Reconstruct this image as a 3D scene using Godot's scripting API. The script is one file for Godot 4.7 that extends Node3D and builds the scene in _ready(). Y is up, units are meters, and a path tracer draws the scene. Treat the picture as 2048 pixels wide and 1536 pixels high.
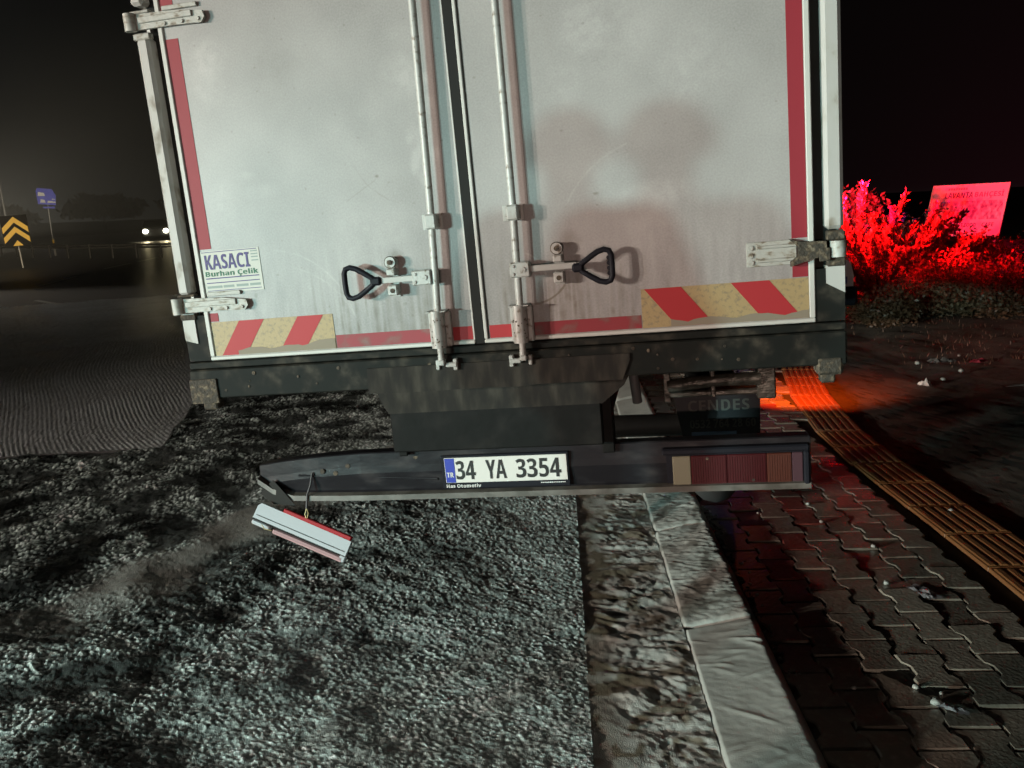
extends Node3D

const FY := 1.144          # height of the door sill above the truck's base
var rng := RandomNumberGenerator.new()
var taken := {}
var M := {}
var sans: SystemFont
var bold: SystemFont

# ---------------------------------------------------------------- helpers
func lin(r: float, g: float, b: float) -> Color:
	return Color(r, g, b).linear_to_srgb()

func mat(called: String, r: float, g: float, b: float, rough := 0.6, metal := 0.0) -> StandardMaterial3D:
	var m := StandardMaterial3D.new()
	m.resource_name = called
	m.albedo_color = lin(r, g, b)
	m.roughness = rough
	m.metallic = metal
	M[called] = m
	return m

func noise(freq: float, sd: int, kind := FastNoiseLite.TYPE_SIMPLEX_SMOOTH, oct := 1) -> FastNoiseLite:
	var n := FastNoiseLite.new()
	n.noise_type = kind
	n.seed = sd
	n.frequency = freq
	n.fractal_type = FastNoiseLite.FRACTAL_FBM if oct > 1 else FastNoiseLite.FRACTAL_NONE
	n.fractal_octaves = oct
	return n

func noise_tex(freq: float, sd: int, oct: int, cols: Array, offs: Array, size := 512) -> NoiseTexture2D:
	var t := NoiseTexture2D.new()
	t.width = size
	t.height = size
	t.seamless = true
	t.noise = noise(freq, sd, FastNoiseLite.TYPE_SIMPLEX_SMOOTH, oct)
	if cols.size():
		var g := Gradient.new()
		g.offsets = PackedFloat32Array(offs)
		g.colors = PackedColorArray(cols)
		t.color_ramp = g
	return t

func grimy(called: String, a: Color, b: Color, c: Color, scale: Vector3, rough: float, sd: int, bump := 0.0, metal := 0.0, offs := [0.0, 0.45, 0.62, 1.0]) -> StandardMaterial3D:
	var m := mat(called, 1, 1, 1, rough, metal)
	m.albedo_texture = noise_tex(0.012, sd, 5, [a, a, b, c], offs)
	m.uv1_triplanar = true
	m.uv1_scale = scale
	if bump > 0.0:
		m.heightmap_enabled = true
		m.heightmap_scale = bump
		m.heightmap_texture = noise_tex(0.03, sd + 7, 4, [], [])
	return m

func dull(called: String, spec: float) -> void:
	M[called].metallic_specular = spec

func numbered(called: String) -> String:
	var n: int = taken.get(called, 0)
	taken[called] = n + 1
	return called if n == 0 else "%s_%03d" % [called, n]

func tag(o: Node3D, label: String, category: String, group := "") -> Node3D:
	o.set_meta("label", label)
	o.set_meta("category", category)
	if group != "":
		o.set_meta("group", group)
	return o

func thing(called: String, label: String, category: String, at := Transform3D(), group := "") -> Node3D:
	var o := Node3D.new()
	o.name = numbered(called)
	add_child(o)
	o.transform = at
	return tag(o, label, category, group)

func put(called: String, mesh: Mesh, m: Material, parent: Node = null) -> MeshInstance3D:
	var o := MeshInstance3D.new()
	o.mesh = mesh
	o.material_override = m
	if parent == null:
		o.name = numbered(called)
		add_child(o)
	else:
		var n := 0
		var nm := called
		while parent.has_node(NodePath(nm)):
			n += 1
			nm = "%s_%03d" % [called, n]
		o.name = nm
		parent.add_child(o, true)
	return o

func start() -> SurfaceTool:
	var st := SurfaceTool.new()
	st.begin(Mesh.PRIMITIVE_TRIANGLES)
	st.set_smooth_group(-1)
	return st

func done(st: SurfaceTool, called: String, m: Material, parent: Node = null) -> MeshInstance3D:
	st.generate_normals()
	return put(called, st.commit(), m, parent)

func tri(st: SurfaceTool, a: Vector3, b: Vector3, c: Vector3, out: Vector3) -> void:
	var n := (a - c).cross(a - b)
	st.add_vertex(a)
	if n.dot(out) >= 0.0:
		st.add_vertex(b)
		st.add_vertex(c)
	else:
		st.add_vertex(c)
		st.add_vertex(b)

func quad(st: SurfaceTool, a: Vector3, b: Vector3, c: Vector3, d: Vector3, out: Vector3) -> void:
	tri(st, a, b, c, out)
	tri(st, a, c, d, out)

func box(st: SurfaceTool, c: Vector3, s: Vector3, bev := 0.003, turn := Basis()) -> void:
	st.set_smooth_group(-1)
	var h := s * 0.5
	bev = minf(bev, minf(h.x, minf(h.y, h.z)) * 0.6)
	var P := func(sx: int, sy: int, sz: int, ax: int) -> Vector3:
		var v := Vector3(sx * h.x, sy * h.y, sz * h.z)
		for k in 3:
			if k != ax:
				v[k] -= signf(v[k]) * bev
		return c + turn * v
	for ax in 3:
		var u := (ax + 1) % 3
		var w := (ax + 2) % 3
		for sg in [-1, 1]:
			var q := []
			for e in [[-1, -1], [1, -1], [1, 1], [-1, 1]]:
				var s3 := [0, 0, 0]
				s3[ax] = sg
				s3[u] = e[0]
				s3[w] = e[1]
				q.append(P.call(s3[0], s3[1], s3[2], ax))
			var n := Vector3.ZERO
			n[ax] = sg
			quad(st, q[0], q[1], q[2], q[3], turn * n)
		if bev > 0.0:
			for su in [-1, 1]:
				for sw in [-1, 1]:
					var lo := [0, 0, 0]
					lo[u] = su
					lo[w] = sw
					lo[ax] = -1
					var hi := lo.duplicate()
					hi[ax] = 1
					var n2 := Vector3.ZERO
					n2[u] = su
					n2[w] = sw
					quad(st, P.call(lo[0], lo[1], lo[2], u), P.call(hi[0], hi[1], hi[2], u), P.call(hi[0], hi[1], hi[2], w), P.call(lo[0], lo[1], lo[2], w), turn * n2)
	if bev > 0.0:
		for sx in [-1, 1]:
			for sy in [-1, 1]:
				for sz in [-1, 1]:
					tri(st, P.call(sx, sy, sz, 0), P.call(sx, sy, sz, 1), P.call(sx, sy, sz, 2), turn * Vector3(sx, sy, sz))

func box2(st: SurfaceTool, x0: float, x1: float, y0: float, y1: float, z0: float, z1: float, bev := 0.003) -> void:
	box(st, Vector3((x0 + x1) / 2, (y0 + y1) / 2 + FY, (z0 + z1) / 2), Vector3(absf(x1 - x0), absf(y1 - y0), absf(z1 - z0)), bev)

func tube(st: SurfaceTool, pts: Array, r0: float, r1 := -1.0, seg := 10, flat := 1.0, closed := false) -> void:
	st.set_smooth_group(0)
	if r1 < 0.0:
		r1 = r0
	var rings := []
	var n := pts.size()
	var side := Vector3.ZERO
	for i in n:
		var d: Vector3
		if closed:
			d = (pts[(i + 1) % n] - pts[(i + n - 1) % n]).normalized()
		else:
			d = (pts[mini(i + 1, n - 1)] - pts[maxi(i - 1, 0)]).normalized()
		if i == 0:
			side = d.cross(Vector3.UP if absf(d.y) < 0.9 else Vector3.BACK).normalized()
		else:
			side = (side - d * side.dot(d)).normalized()
		var up := side.cross(d)
		var r := lerpf(r0, r1, float(i) / maxf(1, n - 1))
		var ring := []
		for k in seg:
			var a := TAU * k / seg
			ring.append(pts[i] + side * cos(a) * r + up * sin(a) * r * flat)
		rings.append(ring)
	for i in (n if closed else n - 1):
		var j := (i + 1) % n
		for k in seg:
			var k2 := (k + 1) % seg
			var mid: Vector3 = (pts[i] + pts[j]) * 0.5
			quad(st, rings[i][k], rings[i][k2], rings[j][k2], rings[j][k], (rings[i][k] + rings[j][k2]) * 0.5 - mid)
	if not closed:
		st.set_smooth_group(-1)
		for e in [0, n - 1]:
			var out: Vector3 = pts[0] - pts[1] if e == 0 else pts[n - 1] - pts[n - 2]
			for k in range(1, seg - 1):
				tri(st, rings[e][0], rings[e][k], rings[e][k + 1], out)

# prism of a polygon given in x, y between z0 and z1
func prism(st: SurfaceTool, poly: PackedVector2Array, z0: float, z1: float, dy := 0.0) -> void:
	st.set_smooth_group(-1)
	var t := Geometry2D.triangulate_polygon(poly)
	for z in [z0, z1]:
		var out := Vector3(0, 0, 1 if z == maxf(z0, z1) else -1)
		for i in range(0, t.size(), 3):
			tri(st, Vector3(poly[t[i]].x, poly[t[i]].y + dy, z), Vector3(poly[t[i + 1]].x, poly[t[i + 1]].y + dy, z), Vector3(poly[t[i + 2]].x, poly[t[i + 2]].y + dy, z), out)
	var cw := Geometry2D.is_polygon_clockwise(poly)
	for i in poly.size():
		var a := poly[i]
		var b := poly[(i + 1) % poly.size()]
		var d := b - a
		var o := Vector3(d.y, -d.x, 0) * (-1.0 if cw else 1.0)
		quad(st, Vector3(a.x, a.y + dy, z0), Vector3(b.x, b.y + dy, z0), Vector3(b.x, b.y + dy, z1), Vector3(a.x, a.y + dy, z1), o)

func disc(st: SurfaceTool, c: Vector3, r: float, depth: float, axis := Vector3.BACK, seg := 14) -> void:
	tube(st, [c, c + axis.normalized() * depth], r, r, seg)

# a line of lettering that stands a hair proud of its surface, fitted into w x h (w = 0 keeps the font's own width)
func lettering(txt: String, fnt: Font, m: Material, parent: Node, at: Transform3D, w: float, h: float, called := "lettering") -> MeshInstance3D:
	var t := TextMesh.new()
	t.text = txt
	t.font = fnt
	t.font_size = 48
	t.pixel_size = 0.01
	t.depth = 0.02
	t.curve_step = 1.5
	var b := t.get_aabb()
	var sy := h / maxf(b.size.y, 0.001)
	var sx := sy if w <= 0.0 else w / maxf(b.size.x, 0.001)
	var o := put(called, t, m, parent)
	o.transform = at * Transform3D(Basis.from_scale(Vector3(sx, sy, 0.08)), Vector3(-b.get_center().x * sx, -b.get_center().y * sy, 0))
	return o

# sheet over given x and z lines; f(x, z) -> height, col(x, z, h) -> Color (alpha < 0 leaves the cell out)
func sheet(xs: PackedFloat32Array, zs: PackedFloat32Array, f: Callable, col: Callable, hole: Callable) -> ArrayMesh:
	var nx := xs.size()
	var nz := zs.size()
	var V := PackedVector3Array()
	var N := PackedVector3Array()
	var C := PackedColorArray()
	V.resize(nx * nz)
	N.resize(nx * nz)
	C.resize(nx * nz)
	var i := 0
	for z in zs:
		for x in xs:
			var h: float = f.call(x, z)
			V[i] = Vector3(x, h, z)
			C[i] = col.call(x, z, h)
			i += 1
	for iz in nz:
		for ix in nx:
			var a := V[iz * nx + maxi(ix - 1, 0)]
			var b := V[iz * nx + mini(ix + 1, nx - 1)]
			var c := V[maxi(iz - 1, 0) * nx + ix]
			var d := V[mini(iz + 1, nz - 1) * nx + ix]
			var n := (b - a).cross(d - c).normalized()
			N[iz * nx + ix] = n if n.y > 0 else -n
	var I := PackedInt32Array()
	var down := zs[1] < zs[0]
	for iz in nz - 1:
		for ix in nx - 1:
			if hole.call((xs[ix] + xs[ix + 1]) * 0.5, (zs[iz] + zs[iz + 1]) * 0.5):
				continue
			var p := iz * nx + ix
			if down:
				I.append_array([p, p + nx, p + 1, p + 1, p + nx, p + nx + 1])
			else:
				I.append_array([p, p + 1, p + nx, p + 1, p + nx + 1, p + nx])
	var arr := []
	arr.resize(Mesh.ARRAY_MAX)
	arr[Mesh.ARRAY_VERTEX] = V
	arr[Mesh.ARRAY_NORMAL] = N
	arr[Mesh.ARRAY_COLOR] = C
	arr[Mesh.ARRAY_INDEX] = I
	var me := ArrayMesh.new()
	me.add_surface_from_arrays(Mesh.PRIMITIVE_TRIANGLES, arr)
	return me

func steps(a: float, b: float, s0: float, s1: float) -> PackedFloat32Array:   # from a to b, the step growing from s0 to s1
	var o := PackedFloat32Array()
	var x := a
	var L := absf(b - a)
	var sg := signf(b - a)
	while absf(x - a) < L:
		o.append(x)
		x += sg * lerpf(s0, s1, absf(x - a) / L)
	o.append(b)
	return o

func rise(x: float, z: float) -> float:
	return maxf(0.0, sqrt(x * x + z * z) - 22.0) * 0.0155

func no_hole(_x: float, _z: float) -> bool:
	return false

func structure(o: Node3D) -> Node3D:
	o.set_meta("kind", "structure")
	return o

# ---------------------------------------------------------------- scene
func _ready() -> void:
	rng.seed = 34
	camera_and_light()
	sans = SystemFont.new()
	sans.font_names = PackedStringArray(["Droid Sans"])
	bold = SystemFont.new()
	bold.font_names = PackedStringArray(["Droid Sans"])
	bold.font_weight = 700
	materials()
	ground()
	kerb_and_gutter()
	pavement()
	truck()
	loose_lamp()
	traffic()
	roadside_left()
	roadside_right()
	litter()
	mist()
	bystander()

func camera_and_light() -> void:
	var cam := Camera3D.new()
	cam.name = "camera"
	cam.fov = 48.623
	cam.near = 0.05
	cam.far = 1200.0
	add_child(cam)
	cam.transform = Transform3D(Basis(Vector3(0.9977, -0.0426, -0.0524), Vector3(0.0315, 0.98, -0.1964), Vector3(0.0597, 0.1943, 0.9791)).orthonormalized(), Vector3(0, 1.6, 0))
	cam.current = true
	var env := Environment.new()
	env.background_mode = Environment.BG_SKY
	env.tonemap_mode = Environment.TONE_MAPPER_LINEAR
	env.tonemap_exposure = 1.0
	env.sdfgi_enabled = true
	env.ssao_enabled = true
	env.ssil_enabled = true
	env.volumetric_fog_enabled = true
	env.volumetric_fog_density = 0.0
	var w := 512
	var h := 256
	var im := Image.create(w, h, false, Image.FORMAT_RGBF)
	var cl := noise(1.6, 5, FastNoiseLite.TYPE_SIMPLEX_SMOOTH, 4)
	for y in h:
		var el := (0.5 - (y + 0.5) / h) * PI
		for x in w:
			var az := wrapf((x + 0.5) / w * TAU, -PI, PI)          # 0 ahead, negative to the left
			var da := az + 0.66
			var e0 := maxf(el, 0.0)
			var glow := exp(-da * da / 0.012) * exp(-e0 / 0.075) * 0.15
			glow += exp(-da * da / 0.10) * exp(-e0 / 0.14) * 0.026 + 0.001 * exp(-da * da / 0.5) * exp(-e0 / 0.4)
			var d2 := az - 0.55
			var red := exp(-d2 * d2 / 0.05) * exp(-e0 / 0.16) * 0.006
			var n := 1.0 + 0.25 * cl.get_noise_3d(cos(el) * sin(az), sin(el), cos(el) * cos(az))
			im.set_pixel(x, y, Color(0.0014 + glow * 0.98 * n + red, 0.0013 + glow * 0.98 * n + red * 0.08, 0.0012 + glow * 0.88 * n + red * 0.25))
	var pano := PanoramaSkyMaterial.new()
	pano.panorama = ImageTexture.create_from_image(im)
	var sky := Sky.new()
	sky.sky_material = pano
	env.sky = sky
	var we := WorldEnvironment.new()
	we.name = "environment"
	we.environment = env
	add_child(we)

func materials() -> void:
	mat("white_trim", 0.50, 0.51, 0.475, 0.5)
	mat("rubber", 0.02, 0.021, 0.02, 0.7)
	mat("black_plastic", 0.014, 0.015, 0.02, 0.45)
	mat("tape_red", 0.25, 0.012, 0.024, 0.6)
	mat("stripe_red", 0.36, 0.014, 0.02, 0.6)
	mat("navy", 0.055, 0.045, 0.17, 0.6)
	mat("green_print", 0.03, 0.14, 0.08, 0.6)
	mat("sticker", 0.46, 0.48, 0.43, 0.5)
	mat("sticker_grey", 0.2, 0.26, 0.24, 0.5)
	mat("plate_white", 0.62, 0.61, 0.57, 0.45)
	mat("plate_blue", 0.03, 0.05, 0.35, 0.4)
	mat("plate_black", 0.01, 0.01, 0.01, 0.5)
	mat("print_white", 0.6, 0.6, 0.58, 0.5)
	mat("flap_print", 0.11, 0.11, 0.10, 0.8)
	mat("flap_blue", 0.10, 0.16, 0.25, 0.6)
	mat("lens_white", 0.19, 0.175, 0.12, 0.3)
	mat("lens_red", 0.055, 0.009, 0.011, 0.2)
	mat("lens_amber", 0.075, 0.022, 0.014, 0.3)
	mat("lens_violet", 0.075, 0.04, 0.05, 0.25)
	mat("tyre", 0.02, 0.02, 0.02, 0.8)
	mat("steel", 0.38, 0.39, 0.37, 0.55, 0.15)
	mat("silver_shell", 0.48, 0.52, 0.55, 0.4, 0.1)
	mat("lens_pink", 0.42, 0.26, 0.27, 0.35)
	mat("wire", 0.04, 0.04, 0.045, 0.5)
	mat("wire_bare", 0.5, 0.42, 0.22, 0.4, 0.3)
	mat("car_white", 0.7, 0.7, 0.7, 0.3).clearcoat_enabled = true
	mat("car_grey", 0.12, 0.13, 0.14, 0.3).clearcoat_enabled = true
	mat("glass_dark", 0.01, 0.012, 0.014, 0.08)
	mat("chevron_yellow", 0.8, 0.5, 0.05, 0.5)
	mat("sign_black", 0.008, 0.008, 0.008, 0.95)
	mat("sign_blue", 0.03, 0.04, 0.5, 0.5)
	mat("post", 0.28, 0.28, 0.27, 0.5, 0.4)
	mat("paint_line", 0.5, 0.5, 0.46, 0.6)
	mat("leaf", 0.12, 0.062, 0.034, 0.5)
	mat("leaf_pale", 0.18, 0.105, 0.06, 0.55)
	mat("bark", 0.10, 0.07, 0.05, 0.8)
	for k in ["leaf", "leaf_pale"]:
		M[k].backlight_enabled = true
		M[k].backlight = Color(0.5, 0.5, 0.4)
	mat("tile_yellow", 0.20, 0.078, 0.024, 0.5)
	grimy("sill_paint", lin(0.010, 0.012, 0.0105), lin(0.017, 0.017, 0.0145), lin(0.075, 0.066, 0.05), Vector3(1.2, 1.2, 1.2), 0.6, 11, 0.0)
	grimy("mud_panel", lin(0.022, 0.021, 0.019), lin(0.030, 0.028, 0.024), lin(0.055, 0.05, 0.041), Vector3(2.6, 0.8, 2.0), 0.75, 12, 0.0, 0.0, [0.0, 0.30, 0.55, 1.0])
	grimy("chassis_black", lin(0.008, 0.0085, 0.008), lin(0.010, 0.010, 0.0095), lin(0.02, 0.019, 0.017), Vector3(0.8, 0.8, 0.8), 0.6, 13, 0.1)
	grimy("bumper_paint", lin(0.013, 0.0125, 0.015), lin(0.02, 0.0195, 0.022), lin(0.055, 0.05, 0.05), Vector3(0.6, 1.3, 0.8), 0.42, 14, 0.1)
	grimy("bumper_lip", lin(0.06, 0.055, 0.045), lin(0.1, 0.092, 0.08), lin(0.16, 0.15, 0.13), Vector3(1, 1, 1), 0.55, 15)
	grimy("white_post", lin(0.42, 0.42, 0.40), lin(0.40, 0.40, 0.37), lin(0.16, 0.135, 0.10), Vector3(1.0, 0.7, 1.0), 0.5, 16, 0.0, 0.0, [0.0, 0.5, 0.66, 0.9])
	grimy("galvanised", lin(0.40, 0.41, 0.39), lin(0.35, 0.355, 0.33), lin(0.10, 0.075, 0.05), Vector3(4, 4, 4), 0.45, 17, 0.05, 0.1, [0.0, 0.56, 0.68, 0.9])
	grimy("hinge_paint", lin(0.40, 0.41, 0.38), lin(0.34, 0.335, 0.29), lin(0.12, 0.09, 0.06), Vector3(2.5, 4, 2.5), 0.5, 18, 0.1, 0.0, [0.0, 0.52, 0.68, 0.9])
	grimy("rust_dark", lin(0.04, 0.034, 0.025), lin(0.075, 0.055, 0.035), lin(0.25, 0.22, 0.16), Vector3(4, 4, 4), 0.8, 19, 0.3)
	grimy("hazard_yellow", lin(0.35, 0.265, 0.125), lin(0.32, 0.245, 0.12), lin(0.23, 0.185, 0.11), Vector3(7, 7, 7), 0.5, 20, 0.05, 0.0, [0.0, 0.5, 0.6, 0.9])
	grimy("tape_dirty", lin(0.24, 0.018, 0.028), lin(0.20, 0.04, 0.04), lin(0.17, 0.095, 0.085), Vector3(1.5, 2, 1.5), 0.55, 21, 0.0, 0.0, [0.0, 0.42, 0.6, 0.9])
	for k in 4:
		var t: float = [1.0, 0.74, 1.28, 0.9][k]
		grimy("paver_%d" % k, lin(0.175 * t, 0.152 * t, 0.122 * t), lin(0.195 * t, 0.168 * t, 0.135 * t), lin(0.25 * t, 0.23 * t, 0.195 * t), Vector3(3, 3, 3), 0.27, 30 + k, 0.10)
		M["paver_%d" % k].metallic_specular = 0.7
	grimy("paver_red", lin(0.16, 0.04, 0.03), lin(0.18, 0.05, 0.04), lin(0.2, 0.1, 0.08), Vector3(3, 3, 3), 0.45, 36, 0.14)
	for nm in ["sill_paint", "mud_panel", "chassis_black", "bumper_paint", "rubber", "black_plastic"]:
		dull(nm, 0.24)
	for nm in ["asphalt", "milled", "concrete", "kerb_concrete", "soil"]:
		var m := mat(nm, 1, 1, 1, {"asphalt": 0.2, "milled": 0.30, "concrete": 0.42, "kerb_concrete": 0.4, "soil": 0.75}[nm])
		m.vertex_color_use_as_albedo = true
		m.metallic_specular = 0.5 if nm == "soil" else (1.0 if nm == "asphalt" else 0.75)
		m.heightmap_enabled = true
		m.heightmap_texture = noise_tex(0.15, 77, 4, [], [])
		m.heightmap_scale = {"asphalt": 0.32, "milled": 0.4, "concrete": 0.25, "kerb_concrete": 0.10, "soil": 0.6}[nm]
		m.uv1_triplanar = true
		m.uv1_world_triplanar = true
		m.uv1_scale = Vector3(2.3, 2.3, 2.3)
	mat("road_far", 0.085, 0.083, 0.08, 0.42)
	M.road_far.heightmap_enabled = true
	M.road_far.heightmap_texture = M.asphalt.heightmap_texture
	M.road_far.heightmap_scale = 1.5
	M.road_far.uv1_triplanar = true
	M.road_far.uv1_world_triplanar = true
	M.road_far.uv1_scale = Vector3(0.9, 0.9, 0.9)

# the milled lane: its near edge and its right edge, as found on the ground
func in_trench(x: float, z: float) -> bool:
	if z > -5.9 + (x + 4.22) * -0.1:
		return false
	return x < -3.04 + (z + 6.04) * 0.271

func ground() -> void:
	var n_chip := noise(86.0, 1, FastNoiseLite.TYPE_CELLULAR)
	n_chip.cellular_return_type = FastNoiseLite.RETURN_DISTANCE
	var n_chip2 := noise(24.0, 9, FastNoiseLite.TYPE_CELLULAR)
	n_chip2.cellular_return_type = FastNoiseLite.RETURN_DISTANCE
	var n_val := noise(86.0, 1, FastNoiseLite.TYPE_CELLULAR)
	n_val.cellular_return_type = FastNoiseLite.RETURN_CELL_VALUE
	var n_val2 := noise(24.0, 9, FastNoiseLite.TYPE_CELLULAR)
	n_val2.cellular_return_type = FastNoiseLite.RETURN_CELL_VALUE
	var n_grit := noise(70.0, 8, FastNoiseLite.TYPE_SIMPLEX_SMOOTH, 2)
	var n_mid := noise(9.0, 2, FastNoiseLite.TYPE_SIMPLEX_SMOOTH, 3)
	var n_big := noise(1.5, 3, FastNoiseLite.TYPE_SIMPLEX_SMOOTH, 2)
	var n_mask := noise(2.6, 4, FastNoiseLite.TYPE_SIMPLEX_SMOOTH, 2)
	var sand := func(x: float, z: float) -> float:      # the dusty band that runs out from below the bumper
		var cx := -1.75 + (z + 4.2) * -0.42 + n_mask.get_noise_2d(x * 0.6, z * 0.6 + 20) * 0.25
		var d := absf(x - cx)
		var along := smoothstep(-2.9, -3.7, z) * (1.0 - smoothstep(-5.6, -6.4, z))
		return smoothstep(0.3, 0.08, d) * along
	var f := func(x: float, z: float) -> float:
		var m := n_mask.get_noise_2d(x, z)
		var left := smoothstep(-0.3, -2.4, x + m * 1.2)
		var s: float = sand.call(x, z)
		var ax := x * 0.66
		var az := z * 1.2
		var c1 := clampf(1.0 - (n_chip.get_noise_2d(ax, az) + 1.0) * 1.35, 0, 1)
		var v1 := n_val.get_noise_2d(ax, az) * 0.5 + 0.5
		var c2 := clampf(1.0 - (n_chip2.get_noise_2d(ax, az) + 1.0) * 1.6, 0, 1)
		var v2 := n_val2.get_noise_2d(ax, az) * 0.5 + 0.5
		var dens := smoothstep(-0.35, 0.35, m + n_mid.get_noise_2d(x * 0.35, z * 0.35) * 0.5)
		var h := smoothstep(0.0, 0.55, c1) * v1 * v1 * lerpf(0.0030, 0.0070, left) * lerpf(0.4, 1.4, dens)
		h += smoothstep(0.0, 0.6, c2) * v2 * v2 * v2 * 0.011 * left * left * dens
		h += n_grit.get_noise_2d(ax, az) * 0.003
		h += n_mid.get_noise_2d(x, z * 1.3) * lerpf(0.0035, 0.009, left)
		h *= 1.0 - 0.75 * s
		h += s * 0.006
		h += n_big.get_noise_2d(x, z) * lerpf(0.007, 0.026, left)
		return h
	var col := func(x: float, z: float, h: float) -> Color:
		var s: float = sand.call(x, z)
		var c1 := clampf(1.0 - (n_chip.get_noise_2d(x * 0.66, z * 1.2) + 1.0) * 1.35, 0, 1)
		var v1 := n_val.get_noise_2d(x * 0.66, z * 1.2) * 0.5 + 0.5
		var mm := n_mask.get_noise_2d(x, z)
		var left := smoothstep(-0.3, -2.4, x + mm * 1.2)
		var dens := smoothstep(-0.35, 0.3, mm + n_mid.get_noise_2d(x * 0.35, z * 0.35) * 0.5)
		var patch_tone := lerpf(1.0, 0.4, left * smoothstep(0.05, 0.4, n_mask.get_noise_2d(x * 0.45 + 60, z * 0.45))) + 0.45 * n_mid.get_noise_2d(x * 0.16 + 9, z * 0.16) + 0.3 * n_mid.get_noise_2d(x * 0.5 + 30, z * 0.5)  # base colour darker in patches, mostly towards the left
		var v := lerpf(lerpf(0.34, 0.06, left), 0.52 + 0.46 * v1, smoothstep(0.15, 0.45, c1) * smoothstep(0.3, 0.75, v1) * lerpf(1.0, dens, left)) * patch_tone
		return Color(lerpf(v * 0.86, 0.27, s), lerpf(v * 1.02, 0.28, s), lerpf(v * 0.98, 0.26, s))
	var xs := PackedFloat32Array()
	for v in steps(-9.0, -4.3, 0.06, 0.02):
		xs.append(v)
	xs.remove_at(xs.size() - 1)
	xs.append_array(steps(-4.3, 0.055, 0.0062, 0.0052))
	var zs := steps(3.0, -1.9, 0.09, 0.015)
	zs.remove_at(zs.size() - 1)
	zs.append_array(steps(-1.9, -12.0, 0.0052, 0.045))
	var road := structure(Node3D.new())
	road.name = "road"
	add_child(road)
	put("shoulder", sheet(xs, zs, f, col, in_trench), M.asphalt, road)
	# walls of the milled lane: side wall painted as lit, near wall as shaded
	var st := start()
	var z := -6.04
	var last := -1.0
	for i in 60:
		var x0 := -3.04 + (z + 6.04) * 0.271
		var z1 := z - 0.1
		var x1 := -3.04 + (z1 + 6.04) * 0.271
		var j := rng.randf_range(-0.006, 0.006)
		quad(st, Vector3(x0 - 0.012, -0.08, z), Vector3(x1 - 0.012, -0.08, z1), Vector3(x1 + 0.012, 0.004 + j, z1), Vector3(x0 + 0.012, 0.004 + j, z), Vector3(-1, 0.3, 0))
		z = z1
	var wall := mat("cut_edge", 0.42, 0.43, 0.42, 0.4)  # lightened as if the light caught this side
	done(st, "cut_edge", wall, road)
	st = start()
	var x := -9.0
	while x < -3.03:
		var xa := x
		var xb := x + 0.1
		var za := -5.9 + (xa + 4.22) * -0.1
		var zb := -5.9 + (xb + 4.22) * -0.1
		var j2 := rng.randf_range(-0.006, 0.006)
		quad(st, Vector3(xa, -0.08, za - 0.01), Vector3(xb, -0.08, zb - 0.01), Vector3(xb, 0.004 + j2, zb + 0.015), Vector3(xa, 0.004 + j2, za + 0.015), Vector3(0, 0.3, -1))
		x = xb
	done(st, "cut_edge", mat("cut_edge_shaded", 0.03, 0.03, 0.03, 0.8), road)  # dark copy: shade painted onto the side turned from the lamps
	# milled lane with its drum marks
	var n_warp := noise(0.35, 41)
	var n_fine := noise(38.0, 42, FastNoiseLite.TYPE_SIMPLEX_SMOOTH, 2)
	var n_area := noise(0.5, 43, FastNoiseLite.TYPE_SIMPLEX_SMOOTH, 2)
	var fm := func(gx: float, gz: float) -> float:
		var t := -gz - 6.0
		var u := gx + (0.72 * t - 0.022 * t * t if t < 11.0 else 5.258 + 0.236 * (t - 11.0)) + n_warp.get_noise_2d(gx, gz) * 0.05
		var k := 0.45 + 0.55 * smoothstep(-0.25, 0.2, n_area.get_noise_2d(gx, gz))
		return -0.066 + (0.5 + 0.5 * sin(u * TAU / 0.047 + n_fine.get_noise_2d(gx * 0.15, gz * 0.15) * 1.2)) * 0.0085 * k + n_fine.get_noise_2d(gx, gz) * 0.0045 * (1.2 - 0.4 * k)
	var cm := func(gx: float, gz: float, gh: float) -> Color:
		var v := 0.20 + (gh + 0.066) * 42.0  # groove crests painted lighter, as if catching the light
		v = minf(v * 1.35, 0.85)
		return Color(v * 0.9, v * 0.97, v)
	var xm := steps(-3.0, -16.0, 0.007, 0.04)
	xm.reverse()
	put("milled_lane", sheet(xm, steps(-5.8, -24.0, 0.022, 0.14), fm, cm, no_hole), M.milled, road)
	# carriageway beyond, rising gently
	var xr := steps(0.05, -60.0, 0.6, 2.0)
	xr.reverse()
	var fr := func(gx: float, gz: float) -> float:
		return -0.095 + rise(gx, gz)
	var white := func(_a: float, _b: float, _c: float) -> Color:
		return Color.WHITE
	put("carriageway", sheet(xr, steps(30.0, -200.0, 1.0, 3.0), fr, white, no_hole), M.road_far, road)
	# lane markings
	for d in [[-16.35, -25.8, -17.5, -30.2], [-18.55, -34.0, -19.2, -37.6], [-19.4, -38.6, -20.1, -42.0], [-21.2, -46.5, -22.0, -51.0], [-11.9, -19.9, -13.6, -21.4]]:
		st = start()
		var a := Vector3(d[0], 0, d[1])
		var b := Vector3(d[2], 0, d[3])
		var sd := (b - a).cross(Vector3.UP).normalized() * 0.07
		for i in 4:
			var p := a.lerp(b, i / 4.0)
			var q := a.lerp(b, (i + 1) / 4.0)
			var yp := rise(p.x, p.z) - 0.085
			var yq := rise(q.x, q.z) - 0.085
			quad(st, p - sd + Vector3(0, yp, 0), p + sd + Vector3(0, yp, 0), q + sd + Vector3(0, yq, 0), q - sd + Vector3(0, yq, 0), Vector3.UP)
		done(st, "lane_marking", M.paint_line, road)
	# the land to the horizon
	st = start()
	var land := structure(done_land())
	land.name = "ground"

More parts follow.
